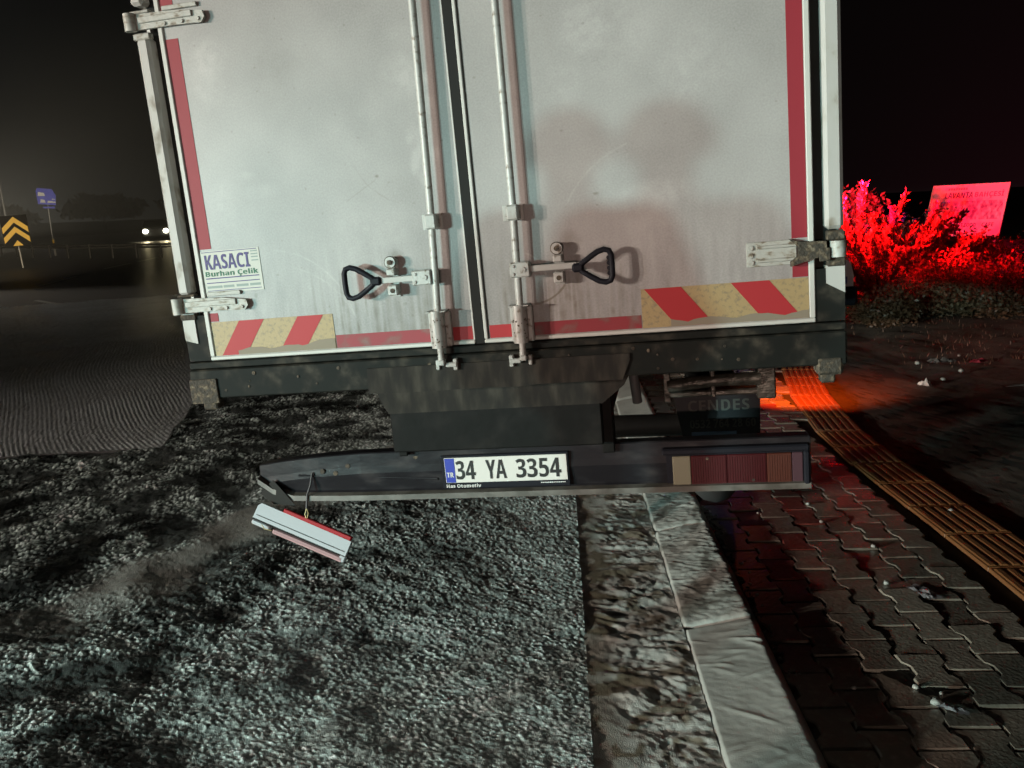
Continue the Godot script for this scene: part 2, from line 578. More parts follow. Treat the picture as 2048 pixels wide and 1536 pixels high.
func done_land() -> Node3D:
	var nb := noise(0.05, 61, FastNoiseLite.TYPE_SIMPLEX_SMOOTH, 3)
	var f := func(x: float, z: float) -> float:
		return -0.16 + rise(x, z) * (1.0 if x < 0 else 0.6) + nb.get_noise_2d(x, z) * 0.1 * smoothstep(30.0, 80.0, absf(z) + absf(x))
	var col := func(_x: float, _z: float, _h: float) -> Color:
		return Color(0.05, 0.045, 0.035)
	var me := sheet(steps(-420.0, 420.0, 10.0, 10.0), steps(120.0, -620.0, 8.0, 12.0), f, col, no_hole)
	return put("ground", me, M.soil)

func kerb_and_gutter() -> void:
	var n1 := noise(5.0, 51, FastNoiseLite.TYPE_SIMPLEX_SMOOTH, 3)
	var n2 := noise(30.0, 52, FastNoiseLite.TYPE_SIMPLEX_SMOOTH, 3)
	var n3 := noise(1.7, 53)
	var fg := func(x: float, z: float) -> float:
		var u := (x - 0.05) / 0.38
		var rough := smoothstep(0.15, 0.5, u + n3.get_noise_2d(x, z) * 0.3)
		var wx := x + n3.get_noise_2d(x * 2.0, z * 2.0) * 0.03
		var wz := z + n3.get_noise_2d(x * 2.0 + 40, z * 2.0) * 0.05
		return -0.004 + (n1.get_noise_2d(wx * 0.65, wz * 1.4) * 0.6 + n1.get_noise_2d(wx * 1.5 + 8, wz * 3.2) * 0.5) * lerpf(0.004, 0.015, rough) + n2.get_noise_2d(x, z * 1.4) * lerpf(0.0012, 0.0038, rough) + u * 0.006
	var cg := func(x: float, z: float, h: float) -> Color:
		var mud := smoothstep(-0.05, 0.2, n1.get_noise_2d(x * 0.7 + 5 + n3.get_noise_2d(x * 3.0, z * 3.0) * 0.15, z * 0.8) + 0.15 * n2.get_noise_2d(x * 0.5, z * 0.5) - 0.06)
		var u := (x - 0.05) / 0.38
		mud = clampf(mud * 1.2 + 0.9 * smoothstep(0.55, 0.1, u) - 0.3, 0, 1)
		var c := Color(0.56, 0.57, 0.53).lerp(Color(0.17, 0.138, 0.095), mud)
		return c
	var gutter := structure(put("gutter", sheet(steps(0.05, 0.435, 0.0085, 0.0085), concat(steps(3.0, -1.75, 0.06, 0.02), steps(-1.75, -14.0, 0.008, 0.05)), fg, cg, no_hole), M.concrete))
	gutter.set_meta("kind", "structure")
	# kerb: one long run of stones, each a part
	var kerb := structure(Node3D.new())
	kerb.name = "kerb"
	add_child(kerb)
	var joints := [2.9, 1.93, 0.95, -0.05, -1.06, -2.06, -3.07, -4.09, -5.1, -6.1, -7.12, -8.12, -9.15, -10.1]
	var crease := []
	for k in 90:
		var cz := rng.randf_range(-5.2, -1.8)
		var cx := rng.randf_range(0.45, 0.66)
		var an := rng.randf_range(-0.5, 0.5) + (PI / 4 if rng.randf() < 0.35 else 0.0)
		crease.append([Vector2(cx, cz), Vector2(cos(an), sin(an)), rng.randf_range(0.04, 0.14), rng.randf_range(0.002, 0.006), rng.randf_range(0.006, 0.012)])
	for j in joints.size() - 1:
		var z0: float = joints[j] - 0.006
		var z1: float = joints[j + 1] + 0.006
		var fine := z0 < -1.0 and z0 > -6.2
		var rag := 1.0 if j >= 6 and j <= 8 else 0.25
		var near := crease.filter(func(c): return c[0].y < z0 + 0.2 and c[0].y > z1 - 0.2)
		var fk := func(x: float, z: float) -> float:
			var u := (x - 0.43) / 0.31
			var y := 0.0
			if u < 0.05:
				y = lerpf(-0.02, 0.014, smoothstep(0.0, 0.05, u))
			elif u < 0.8:
				y = lerpf(0.014, 0.060, (u - 0.05) / 0.75)
			else:
				y = lerpf(0.060, -0.03, pow((u - 0.8) / 0.2, 2.2))
			y -= 0.022 * exp(-minf(absf(z - z0), absf(z - z1)) / 0.008)
			y += n1.get_noise_2d(x * 1.2 + 30, z * 1.2) * 0.0065 * rag + n2.get_noise_2d(x * 0.9, z * 1.2) * 0.0012 * (0.4 + 2.2 * rag)
			y += n2.get_noise_2d(x * 0.5, z * 0.9 + 7) * 0.006 * smoothstep(0.5, 0.9, u) * rag
			for c in near:
				var d: Vector2 = Vector2(x, z) - c[0]
				var along := absf(d.dot(c[1]))
				if along < c[2]:
					var off := d.dot(Vector2(-c[1].y, c[1].x))
					y += c[3] * exp(-off * off / (c[4] * c[4])) * (1.0 - along / c[2])
			return y
		var ck := func(x: float, z: float, h: float) -> Color:
			var v := 0.36 + 0.06 * n1.get_noise_2d(x * 0.8 + 3, z * 0.8)
			return Color(v, v * 1.01, v * 0.93).lerp(Color(0.07, 0.055, 0.04), smoothstep(0.12, 0.4, n1.get_noise_2d(x + 11, z * 0.7)) * 0.7 * rag)
		var sx := 0.007 if fine else 0.03
		put("kerb_stone", sheet(steps(0.43, 0.74, sx, sx), steps(z0, z1, sx * 1.1, sx * 1.1), fk, ck, no_hole), M.kerb_concrete, kerb)
	# crumbs along the broken back edge
	var st := start()
	for k in 150:
		var p := Vector3(0.72 + absf(rng.randfn(0, 0.03)), 0.012, rng.randf_range(-4.4, -2.7))
		box(st, p, Vector3(rng.randf_range(0.005, 0.02), rng.randf_range(0.004, 0.014), rng.randf_range(0.005, 0.02)), 0.002, Basis(Vector3(rng.randf(), 1, rng.randf()).normalized(), rng.randf() * TAU))
	var cr := done(st, "crumbled_concrete", mat("crumb", 0.2, 0.2, 0.18, 0.5), kerb)
	cr.set_meta("kind", "stuff")

func concat(a: PackedFloat32Array, b: PackedFloat32Array) -> PackedFloat32Array:
	a.remove_at(a.size() - 1)
	a.append_array(b)
	return a

func tile_path(s: float) -> Vector3:      # centre line of the guide strip, s metres away along it from z = -1.2
	var pts := [Vector3(1.98, 0, -1.2), Vector3(1.975, 0, -3.5), Vector3(1.94, 0, -4.6), Vector3(1.92, 0, -5.3), Vector3(1.94, 0, -5.95), Vector3(2.07, 0, -7.1), Vector3(2.3, 0, -8.3), Vector3(2.7, 0, -9.6)]
	for i in pts.size() - 1:
		var L: float = pts[i].distance_to(pts[i + 1])
		if s <= L or i == pts.size() - 2:
			return pts[i] + (pts[i + 1] - pts[i]) * (s / L)
		s -= L
	return pts[-1]

func strip_left(z: float) -> float:
	if z > -5.9:
		return 1.79
	return 1.79 + (-5.9 - z) * 0.135

func pavement() -> void:
	var pv := structure(Node3D.new())
	pv.name = "pavement"
	add_child(pv)
	var st := start()
	box(st, Vector3(1.95, -0.065, -5.0), Vector3(2.46, 0.11, 16.0), 0.0)
	done(st, "sand_bed", mat("sand_bed", 0.035, 0.032, 0.028, 0.8), pv)
	# one paver: bone-shaped, its edges chamfered
	var W := 0.0665
	var L := 0.216
	var A := 0.0115
	var prof := [[0.003, A], [0.055, A], [0.082, -A], [0.134, -A], [0.161, A], [0.213, A]]
	var meshes := []
	for v in 3:
		var top := PackedVector2Array()
		var out := PackedVector2Array()
		for s in [1, -1]:
			for i in 6:
				var q: Array = prof[i] if s == 1 else prof[5 - i]
				var zz: float = q[0]
				var w: float = W + q[1]
				var j := rng.randf_range(-0.0012, 0.0012)
				out.append(Vector2(s * (w + j), -zz))
				var zt: float = clampf(zz, 0.009, 0.207)
				top.append(Vector2(s * (w - 0.0058 + j), -zt))
		st = start()
		var t := Geometry2D.triangulate_polygon(top)
		for i in range(0, t.size(), 3):
			tri(st, Vector3(top[t[i]].x, 0, top[t[i]].y), Vector3(top[t[i + 1]].x, 0, top[t[i + 1]].y), Vector3(top[t[i + 2]].x, 0, top[t[i + 2]].y), Vector3.UP)
		for i in 12:
			var k := (i + 1) % 12
			var mid := (out[i] + out[k]) * 0.5
			var d := out[k] - out[i]
			var o := Vector3(d.y, 0, -d.x)
			if o.dot(Vector3(mid.x, 0, mid.y + 0.108)) < 0 and absf(o.x) < absf(o.z):
				o = -o
			if absf(o.x) >= absf(o.z):
				o.x = absf(o.x) * signf(mid.x)
				o.z = 0
			quad(st, Vector3(top[i].x, 0, top[i].y), Vector3(top[k].x, 0, top[k].y), Vector3(out[k].x, -0.0055, out[k].y), Vector3(out[i].x, -0.0055, out[i].y), o.normalized() + Vector3.UP)
			quad(st, Vector3(out[i].x, -0.0055, out[i].y), Vector3(out[k].x, -0.0055, out[k].y), Vector3(out[k].x, -0.03, out[k].y), Vector3(out[i].x, -0.03, out[i].y), o)
		st.generate_normals()
		meshes.append(st.commit())
	var spots := []
	var n_h := noise(0.9, 71)
	for c in 14:
		var cx := 0.805 + c * 0.1385
		var z := -0.3 - (0.108 if c % 2 else 0.0) + 0.0
		# rows fall where the photo's joints lie
		z = -2.402 + 0.216 * 5 - (0.108 if c % 2 == 0 else 0.0)
		while z > -9.4:
			if cx + 0.07 < strip_left(z - 0.1) + 0.015 and cx < 2.6:
				spots.append(Vector3(cx, 0, z))
			z -= 0.216
	spots.sort_custom(func(a, b): return a.z > b.z)
	var reds := {}
	var extra := start()
	var n := 0
	for p in spots:
		var y := 0.012 + n_h.get_noise_2d(p.x, p.z) * 0.006 + rng.randf_range(-0.003, 0.003)
		var tilt := Basis.from_euler(Vector3(rng.randf_range(-0.018, 0.018), rng.randf_range(-0.014, 0.014), rng.randf_range(-0.024, 0.024)))
		var me: Mesh = meshes[rng.randi() % 3]
		var m: Material = M["paver_%d" % (rng.randi() % 4)]
		if p.distance_to(Vector3(1.08, 0, -3.78)) < 0.11 or p.distance_to(Vector3(0.94, 0, -3.5)) < 0.1 or (p.z < -4.0 and rng.randf() < 0.25):
			m = M.paver_red
		if p.z > -2.0:
			if p.z > -1.6:
				continue
		if n < 296:
			var o := put("paver", me, m, pv)
			o.transform = Transform3D(tilt, Vector3(p.x, y, p.z))
		else:
			extra.append_from(me, 0, Transform3D(tilt, Vector3(p.x, y, p.z)))
		n += 1
	if n > 296:
		var ex := put("far_pavers", extra.commit(), M.paver_0, pv)
		ex.set_meta("kind", "stuff")
	# guide tiles with six ridges
	st = start()
	box(st, Vector3(0, -0.012, 0), Vector3(0.318, 0.02, 0.385), 0.003)
	for r in 6:
		var rx := -0.13 + r * 0.052
		var a := 0.017
		var b := 0.011
		var h := 0.0048
		var l := 0.178
		quad(st, Vector3(rx - b, h - 0.002, -l + 0.006), Vector3(rx + b, h - 0.002, -l + 0.006), Vector3(rx + b, h - 0.002, l - 0.006), Vector3(rx - b, h - 0.002, l - 0.006), Vector3.UP)
		for s in [-1, 1]:
			quad(st, Vector3(rx + s * b, h - 0.002, -l + 0.006), Vector3(rx + s * a, -0.002, -l), Vector3(rx + s * a, -0.002, l), Vector3(rx + s * b, h - 0.002, l - 0.006), Vector3(s, 0.5, 0))
			quad(st, Vector3(rx - b, h - 0.002, s * (l - 0.006)), Vector3(rx + b, h - 0.002, s * (l - 0.006)), Vector3(rx + a, -0.002, s * l), Vector3(rx - a, -0.002, s * l), Vector3(0, 0.5, s))
	st.generate_normals()
	var tile := st.commit()
	var tones := [M.tile_yellow, mat("tile_yellow_b", 0.17, 0.068, 0.022, 0.5), mat("tile_yellow_c", 0.14, 0.06, 0.026, 0.5)]
	for t in tones:
		t.heightmap_enabled = true
		t.heightmap_texture = M.asphalt.heightmap_texture
		t.heightmap_scale = 0.3
		t.uv1_triplanar = true
		t.uv1_scale = Vector3(3, 3, 3)
	var s := 0.2
	while s < 8.2:
		var p := tile_path(s)
		var q := tile_path(s + 0.1)
		var o := put("guide_tile", tile, tones[rng.randi() % 3], pv)
		var yaw := atan2(-(q.x - p.x), -(q.z - p.z))
		o.transform = Transform3D(Basis(Vector3.UP, yaw) * Basis(Vector3.BACK, rng.randf_range(-0.012, 0.012)), p + Vector3(0, 0.016 + rng.randf_range(-0.002, 0.002), 0))
		s += 0.393
	# soil beyond the strip
	var n1 := noise(1.1, 81, FastNoiseLite.TYPE_SIMPLEX_SMOOTH, 3)
	var n2 := noise(16.0, 82, FastNoiseLite.TYPE_SIMPLEX_SMOOTH, 3)
	var f := func(x: float, z: float) -> float:
		return -0.008 + n1.get_noise_2d(x, z) * 0.035 * smoothstep(2.3, 4.0, x) + n2.get_noise_2d(x, z) * 0.008 + smoothstep(3.2, 9.0, x) * 0.42 * smoothstep(-4.0, -9.0, z)
	var col := func(x: float, z: float, h: float) -> Color:
		var v := 1.0 + 0.5 * n1.get_noise_2d(x * 1.7 + 4, z * 1.7)
		return Color(0.07 * v, 0.055 * v, 0.042 * v)
	var hole := func(x: float, z: float) -> bool:
		return x < strip_left(z) + 0.3
	structure(put("soil_verge", sheet(steps(1.9, 14.0, 0.03, 0.16), steps(1.0, -24.0, 0.04, 0.16), f, col, hole), M.soil))

# ---------------------------------------------------------------- the truck
func truck_at() -> Transform3D:
	var b := Basis(Vector3(0.9904, 0.0479, 0.1293), Vector3(-0.0487, 0.9988, 0.0025), Vector3(-0.129, -0.0088, 0.9916)).orthonormalized()
	return Transform3D(b, Vector3(-0.2545, 1.1427, -3.1062) - b.y * FY)

func v3(x: float, y: float, z: float) -> Vector3:
	return Vector3(x, y + FY, z)

func door_paint(called: String, sd: int, left: bool) -> StandardMaterial3D:
	var w := 400
	var h := 840            # covers 1.06 m x 2.2 m, row 0 at the top
	var im := Image.create(w, h, false, Image.FORMAT_RGB8)
	var r := RandomNumberGenerator.new()
	r.seed = sd
	var nb := noise(0.006, sd, FastNoiseLite.TYPE_SIMPLEX_SMOOTH, 3)
	var nd := noise(0.05, sd + 1, FastNoiseLite.TYPE_SIMPLEX_SMOOTH, 3)
	var ng := noise(0.35, sd + 2)
	var dark := PackedFloat32Array()
	dark.resize(w * h)
	var ppm := 381.0
	var blot := func(x: float, y: float, rx: float, ry: float, k: float) -> void:     # metres from the panel's lower left corner
		var cx := x * ppm
		var cy := h - y * ppm
		for j in range(maxi(0, int(cy - ry * ppm)), mini(h, int(cy + ry * ppm) + 1)):
			for i in range(maxi(0, int(cx - rx * ppm)), mini(w, int(cx + rx * ppm) + 1)):
				var d := Vector2((i - cx) / (rx * ppm), (j - cy) / (ry * ppm)).length()
				if d < 1.0:
					dark[j * w + i] += k * (1.0 - d * d) * (0.7 + 0.6 * nd.get_noise_2d(i, j))
	# runs of dirty water below the lock gear
	for k in 44:
		var x: float = r.randf_range(0.45, 0.98) if left else r.randf_range(0.05, 0.62)
		var y0: float = r.randf_range(0.05, 0.27)
		var ln := r.randf_range(0.06, 0.24)
		var wd := r.randf_range(0.004, 0.013)
		blot.call(x, y0 - ln * 0.4, wd, ln, r.randf_range(0.14, 0.5))
	for k in 150:
		blot.call(r.randf_range(0.02, 1.04), r.randf_range(0.0, 1.3), r.randf_range(0.002, 0.007), r.randf_range(0.002, 0.006), r.randf_range(0.1, 0.6) if r.randf() < 0.5 else -0.12)
	for k in 22:
		blot.call(r.randf_range(0.05, 1.0), r.randf_range(0.2, 1.2), r.randf_range(0.04, 0.2), r.randf_range(0.04, 0.2), r.randf_range(-0.16, 0.12))
	# dirt round the lock catch and along the sill
	if left:
		blot.call(0.785, 0.33, 0.035, 0.03, 0.55)
		blot.call(0.79, 0.27, 0.03, 0.11, 0.25)
		blot.call(0.75, 0.61, 0.009, 0.006, 0.75)
		blot.call(0.94, 0.7, 0.06, 0.33, -0.16)
		blot.call(0.30, 0.60, 0.09, 0.035, -0.16)
		blot.call(0.25, 0.66, 0.05, 0.02, -0.14)
		for k in 14:
			blot.call(0.93 + r.randf_range(-0.05, 0.05), r.randf_range(0.55, 0.98), 0.02, 0.03, -0.18)
		blot.call(0.22, 0.23, 0.008, 0.012, 0.8)
		blot.call(0.80, 0.16, 0.012, 0.007, 0.6)
	else:
		blot.call(0.31, 0.335, 0.045, 0.04, 0.45)
		blot.call(0.31, 0.27, 0.03, 0.1, 0.28)
		blot.call(0.40, 0.48, 0.012, 0.006, 0.7)
		blot.call(0.28, 0.18, 0.006, 0.12, 0.35)
		blot.call(0.46, 0.16, 0.007, 0.12, 0.28)
		blot.call(0.98, 0.38, 0.02, 0.08, -0.08)
	# scratches: pale or dark arcs
	var arcs := []
	if left:
		arcs = [[0.28, 0.06, 0.33, 0.2, 1.45, -0.10], [0.30, 0.0, 0.33, 0.2, 1.3, -0.08], [0.9, 0.75, 0.25, 3.5, 4.4, 0.05]]
	else:
		arcs = [[0.17, 0.255, 0.13, 4.75, 5.7, 0.5], [0.62, 0.3, 0.35, 1.9, 2.7, -0.06], [0.12, 0.21, 0.10, 0.1, 1.2, -0.08]]
	for a in arcs:
		for k in 260:
			var t := lerpf(a[3], a[4], k / 260.0)
			blot.call(a[0] + cos(t) * a[2], a[1] + sin(t) * a[2], 0.004, 0.004, a[5] * (0.4 + 0.6 * absf(nd.get_noise_1d(k * 0.4))))
	if left:
		for k in 80:
			blot.call(0.625 + k * 0.0015, 0.535 + k * 0.0008, 0.003, 0.003, 0.12)
	for j in h:
		var low := clampf(1.0 - (h - j) / ppm / 0.5, 0, 1)
		for i in w:
			var v := 1.0 + 0.14 * nb.get_noise_2d(i, j) + 0.10 * ng.get_noise_2d(i, j)
			v -= low * 0.15 * (1.0 + 1.6 * nd.get_noise_2d(i * 1.5, j * 0.2))
			v += 0.05 * nd.get_noise_2d(i * 0.25 + 50, j * 0.25)
			var d := clampf(dark[j * w + i], -0.2, 0.85)
			var c := Color(0.315 * v, 0.308 * v, 0.300 * v)
			c = c.lerp(Color(0.12, 0.10, 0.07), d) if d > 0 else c * (1.0 - d)
			im.set_pixel(i, j, c.linear_to_srgb())
	var m := mat(called, 1, 1, 1, 0.42)
	m.albedo_texture = ImageTexture.create_from_image(im)
	m.heightmap_enabled = false
	return m

func panel(called: String, x0: float, x1: float, y0: float, y1: float, z: float, m: Material, parent: Node) -> MeshInstance3D:
	var st := start()
	for t in [[0, 0], [1, 0], [1, 1], [0, 0], [1, 1], [0, 1]]:
		pass
	var P := [v3(x0, y0, z), v3(x1, y0, z), v3(x1, y1, z), v3(x0, y1, z)]
	var U := [Vector2(0, 1), Vector2(1, 1), Vector2(1, 0), Vector2(0, 0)]
	for i in [0, 2, 1, 0, 3, 2]:
		st.set_uv(U[i])
		st.add_vertex(P[i])
	# edges and back so that the leaf has thickness
	for e in 4:
		var a: Vector3 = P[e]
		var b: Vector3 = P[(e + 1) % 4]
		st.set_uv(Vector2(0.5, 0.1))
		quad(st, a, b, b - Vector3(0, 0, 0.03), a - Vector3(0, 0, 0.03), (a + b) * 0.5 - (P[0] + P[2]) * 0.5)
	return done(st, called, m, parent)

func truck() -> void:
	var T := thing("box_truck", "white box truck parked with its rear doors shut and a torn dark bumper", "truck", truck_at())
	var st := start()
	# the cargo box: sides, roof, front
	box2(st, -1.235, -1.205, -0.03, 2.32, -4.7, -0.075, 0.004)
	box2(st, 1.205, 1.235, -0.03, 2.32, -4.7, -0.075, 0.004)
	box2(st, -1.235, 1.235, 2.32, 2.36, -4.7, 0.0, 0.004)
	box2(st, -1.205, 1.205, -0.03, 2.32, -4.7, -4.66, 0.004)
	done(st, "cargo_body", mat("body_white", 0.6, 0.61, 0.58, 0.5), T)
	st = start()
	box2(st, -1.2, 1.2, -0.12, -0.031, -4.7, -0.12, 0.004)
	done(st, "cargo_floor", M.chassis_black, T)
	# dark rebate in which the doors sit
	st = start()
	box2(st, -1.2, 1.2, -0.02, 2.315, -0.09, -0.042, 0.0)
	done(st, "door_rebate", M.rubber, T)
	# corner posts
	for s in [-1, 1]:
		st = start()
		var wd := 0.052 if s < 0 else 0.06
		var xo := 1.236
		var gap0: float = 0.19 if s < 0 else 0.19
		var gap1: float = 0.262 if s < 0 else 0.31
		box(st, v3(s * (xo - wd / 2), (gap1 + 1.22) / 2, -0.03), Vector3(wd, 1.22 - gap1, 0.075), 0.012)
		box(st, v3(s * (xo - wd / 2), 1.82, -0.03), Vector3(wd, 0.98, 0.075), 0.012)
		var yb: float = 0.085 if s < 0 else 0.105
		var pl := PackedVector2Array([Vector2(s * (xo - wd), gap0), Vector2(s * xo, gap0), Vector2(s * xo, yb if s < 0 else yb - 0.01), Vector2(s * (xo - wd), yb - 0.015 if s < 0 else yb + 0.025)])
		prism(st, pl, -0.068, 0.006, FY)
		done(st, "corner_post", M.white_post, T)
		st = start()
		prism(st, PackedVector2Array([Vector2(s * 1.142, -0.0), Vector2(s * xo, -0.0), Vector2(s * xo, 0.18), Vector2(s * 1.142, 0.18)]), -0.066, 0.001, FY)
		done(st, "post_foot", M.sill_paint, T)
	# sill
	st = start()
	box2(st, -1.236, 1.236, -0.031, -0.0045, -0.11, 0.012, 0.003)
	box2(st, -1.236, 1.236, -0.150, -0.0335, -0.13, 0.022, 0.005)
	var sill := done(st, "rear_sill", M.sill_paint, T)
	st = start()
	var cb := PackedVector2Array()
	for q in [[-0.49, -0.066], [0.5, -0.066], [0.5, -0.09], [0.47, -0.16], [0.16, -0.160], [0.1, -0.166], [-0.05, -0.163], [-0.36, -0.166], [-0.495, -0.163]]:
		cb.append(Vector2(q[0], q[1]))
	prism(st, cb, 0.0225, 0.03, FY)
	done(st, "muddy_plate", M.mud_panel, sill)
	# dents and chips along the sill
	st = start()
	for k in 24:
		var x: float = rng.randf_range(-1.15, 1.1)
		disc(st, v3(x, rng.randf_range(-0.13, -0.05), 0.0215), rng.randf_range(0.003, 0.008), 0.0035, Vector3(rng.randf_range(-0.4, 0.4), 0.2, 1), 7)
	done(st, "rivets", M.rust_dark, sill).set_meta("kind", "stuff")
	for s in [-1, 1]:
		st = start()
		if s < 0:
			box2(st, -1.238, -1.12, -0.168, -0.07, 0.0225, 0.03, 0.004)
			box2(st, -1.21, -1.15, -0.20, -0.15, -0.06, 0.0, 0.006)
		else:
			box2(st, 1.135, 1.225, -0.185, -0.12, -0.05, 0.026, 0.01)
			box2(st, 1.15, 1.2, -0.215, -0.18, -0.04, 0.01, 0.006)
		done(st, "corner_bracket", M.rust_dark, T)
	# doors
	var y1 := 2.3
	for s in [-1, 1]:
		var left: bool = s < 0
		var x0 := -1.1395 if left else -0.0275
		var x1 := -0.0635 if left else 1.1395
		var D := Node3D.new()
		D.name = "left_door" if left else "right_door"
		T.add_child(D)
		panel("door_panel", x0 + 0.002, x1 - 0.002, 0.002, y1, 0.0, door_paint("door_paint_left" if left else "door_paint_right", 91 if left else 97, left), D)
		st = start()
		var tw := 0.0195
		box2(st, x0, x1, 0.0, 0.0145, -0.038, 0.008, 0.003)
		if left:
			box2(st, x0, x0 + tw, 0.015, y1, -0.038, 0.008, 0.003)
			box2(st, x1 - 0.006, x1, 0.015, y1, -0.038, 0.004, 0.001)
		else:
			box2(st, x1 - tw, x1, 0.015, y1, -0.038, 0.008, 0.003)
			box2(st, x0, x0 + 0.013, 0.015, y1, -0.038, 0.008, 0.003)
		done(st, "door_trim", M.white_trim, D)
		st = start()
		if left:
			box2(st, x1 + 0.0005, x1 + 0.0355, -0.002, y1, -0.038, 0.003, 0.002)
		else:
			box2(st, x0 + 0.0135, x0 + 0.018, 0.016, y1, -0.02, 0.0035, 0.001)
		done(st, "door_seal", M.rubber, D)
		# red tape down the outer edge and along the bottom
		for q in ([[-1.119, -1.0675, 0.432, 1.2], [-1.119, -1.0675, 1.3, 2.2], [-1.119, -1.083, 0.152, 0.185]] if left else [[1.0675, 1.1185, 0.158, 0.208], [1.0675, 1.1185, 0.29, 2.2]]):
			st = start()
			box2(st, q[0], q[1], q[2], q[3], 0.0, 0.0014, 0.0)
			done(st, "red_tape", M.tape_red, D)
		st = start()
		if left:
			box2(st, -0.608, -0.2, 0.017, 0.0665, 0.0, 0.0014, 0.0)
		else:
			box2(st, 0.16, 0.549, 0.017, 0.064, 0.0, 0.0014, 0.0)
		done(st, "red_tape", M.tape_dirty, D)
		st = start()
		if left:
			box2(st, -0.195, -0.071, 0.017, 0.0665, 0.0, 0.0014, 0.0)
		else:
			box2(st, -0.006, 0.155, 0.017, 0.0645, 0.0, 0.0014, 0.0)
		done(st, "red_tape", M.stripe_red, D)
		# hazard board: reflective yellow with two slanting red bars
		st = start()
		var hx0 := -1.1185 if left else 0.552
		var hx1 := -0.611 if left else 1.119
		box2(st, hx0, hx1, 0.0165, 0.1495 if left else 0.155, 0.0, 0.002, 0.0)
		var hz := done(st, "hazard_board", M.hazard_yellow, D)
		var hb := 0.0168
		var ht := 0.1492 if left else 0.1547
		var bars := [-1.090, -0.845] if left else [0.672, 0.970]
		for xb in bars:
			var wdt: float = 0.105 if left else 0.128
			var lean: float = 0.092 if left else -0.108
			st = start()
			prism(st, PackedVector2Array([Vector2(xb, hb), Vector2(xb + wdt, hb), Vector2(xb + wdt + lean, ht), Vector2(xb + lean, ht)]), 0.0022, 0.003, FY)
			done(st, "red_bar", M.stripe_red, hz)
		# road dirt smeared over the board's lower edge
		st = start()
		var sp := PackedVector2Array()
		var nx := 24
		for i in nx + 1:
			sp.append(Vector2(lerpf(hx0 + 0.1, hx1 - 0.002, i / float(nx)), 0.0172))
		for i in nx + 1:
			var u := 1.0 - i / float(nx)
			var bump := 0.012 + 0.012 * absf(sin(u * 9.0 + (0.0 if left else 2.0))) + rng.randf() * 0.004
			if left and u > 0.6:
				bump += 0.018 * (u - 0.6) / 0.4
			sp.append(Vector2(lerpf(hx0 + 0.1, hx1 - 0.002, u), 0.0172 + bump))
		prism(st, sp, 0.0031, 0.0036, FY)
		done(st, "dirt_smear", mat("road_dirt", 0.22, 0.19, 0.14, 0.7), hz)
		lock_gear(D, left)
	# hinges: two on the left edge in view, one on the right
	for hy in [0.222, 1.268]:
		st = start()
		var pl := PackedVector2Array([Vector2(-1.256, hy - 0.026), Vector2(-1.06, hy - 0.026), Vector2(-0.955, hy - 0.03), Vector2(-0.94, hy - 0.012), Vector2(-0.945, hy + 0.01), Vector2(-1.05, hy + 0.024), Vector2(-1.25, hy + 0.03)])
		prism(st, pl, 0.008, 0.022, FY)
		box2(st, -1.20, -0.985, hy - 0.006, hy + 0.016, 0.0225, 0.03, 0.004)
		box2(st, -1.11, -0.97, hy + 0.03, hy + 0.046, 0.0015, 0.012, 0.002)
		tube(st, [v3(-1.234, hy - 0.03, 0.026), v3(-1.234, hy + 0.032, 0.026)], 0.021, -1, 12)
		for bx in [-1.10, -1.03, -0.965]:
			disc(st, v3(bx, hy - 0.017, 0.022), 0.007, 0.006, Vector3.BACK, 8)
		var hg := done(st, "hinge", M.hinge_paint, T)
		for q in [[-1.175, -0.058, -0.034], [-1.165, 0.034, 0.044]]:
			st = start()
			box2(st, -1.243, q[0], hy + q[1], hy + q[2], -0.02, 0.009, 0.004)
			done(st, "hinge_bracket", M.rust_dark if hy < 1.0 else M.hinge_paint, hg)
	st = start()
	box2(st, 0.917, 1.082, 0.203, 0.287, 0.0015, 0.007, 0.002)
	for ry in [0.222, 0.268]:
		box2(st, 0.95, 1.082, ry - 0.006, ry + 0.006, 0.0072, 0.016, 0.003)
	for q in [[0.932, 0.268], [0.930, 0.242], [0.932, 0.218]]:
		disc(st, v3(q[0], q[1], 0.007), 0.009, 0.006, Vector3.BACK, 8)
	var rh := done(st, "hinge", M.hinge_paint, T)
	st = start()
	prism(st, PackedVector2Array([Vector2(1.055, 0.29), Vector2(1.09, 0.278), Vector2(1.175, 0.274), Vector2(1.175, 0.225), Vector2(1.13, 0.218), Vector2(1.06, 0.197), Vector2(1.06, 0.213), Vector2(1.085, 0.232), Vector2(1.085, 0.262)]), 0.0085, 0.034, FY)
	box2(st, 1.15, 1.185, 0.208, 0.252, 0.0345, 0.04, 0.003)
	done(st, "hinge_arm", M.rust_dark, rh)
	st = start()
	tube(st, [v3(1.213, 0.218, 0.018), v3(1.213, 0.272, 0.018)], 0.026, -1, 14)
	done(st, "hinge_barrel", M.hinge_paint, rh)
	for q in [[0.274, 0.306], [0.186, 0.216]]:
		st = start()
		box2(st, 1.179, 1.238, q[0], q[1], -0.02, 0.014, 0.004)
		done(st, "hinge_bracket", M.rust_dark, rh)
	# sticker
	st = start()
	box2(st, -1.117, -0.873, 0.263, 0.424, 0.0, 0.002, 0.0)
	var sk := done(st, "sticker", M.sticker, T.get_node("left_door"))
	st = start()
	for q in [[-1.108, -0.885, 0.317, 0.321], [-1.108, -0.885, 0.3, 0.3035], [-1.108, -0.882, 0.2705, 0.273]]:
		box2(st, q[0], q[1], q[2], q[3], 0.002, 0.0026, 0.0)
	box2(st, -1.112, -0.882, 0.4185, 0.421, 0.002, 0.0026, 0.0)
	done(st, "printed_lines", M.navy, sk)
	st = start()
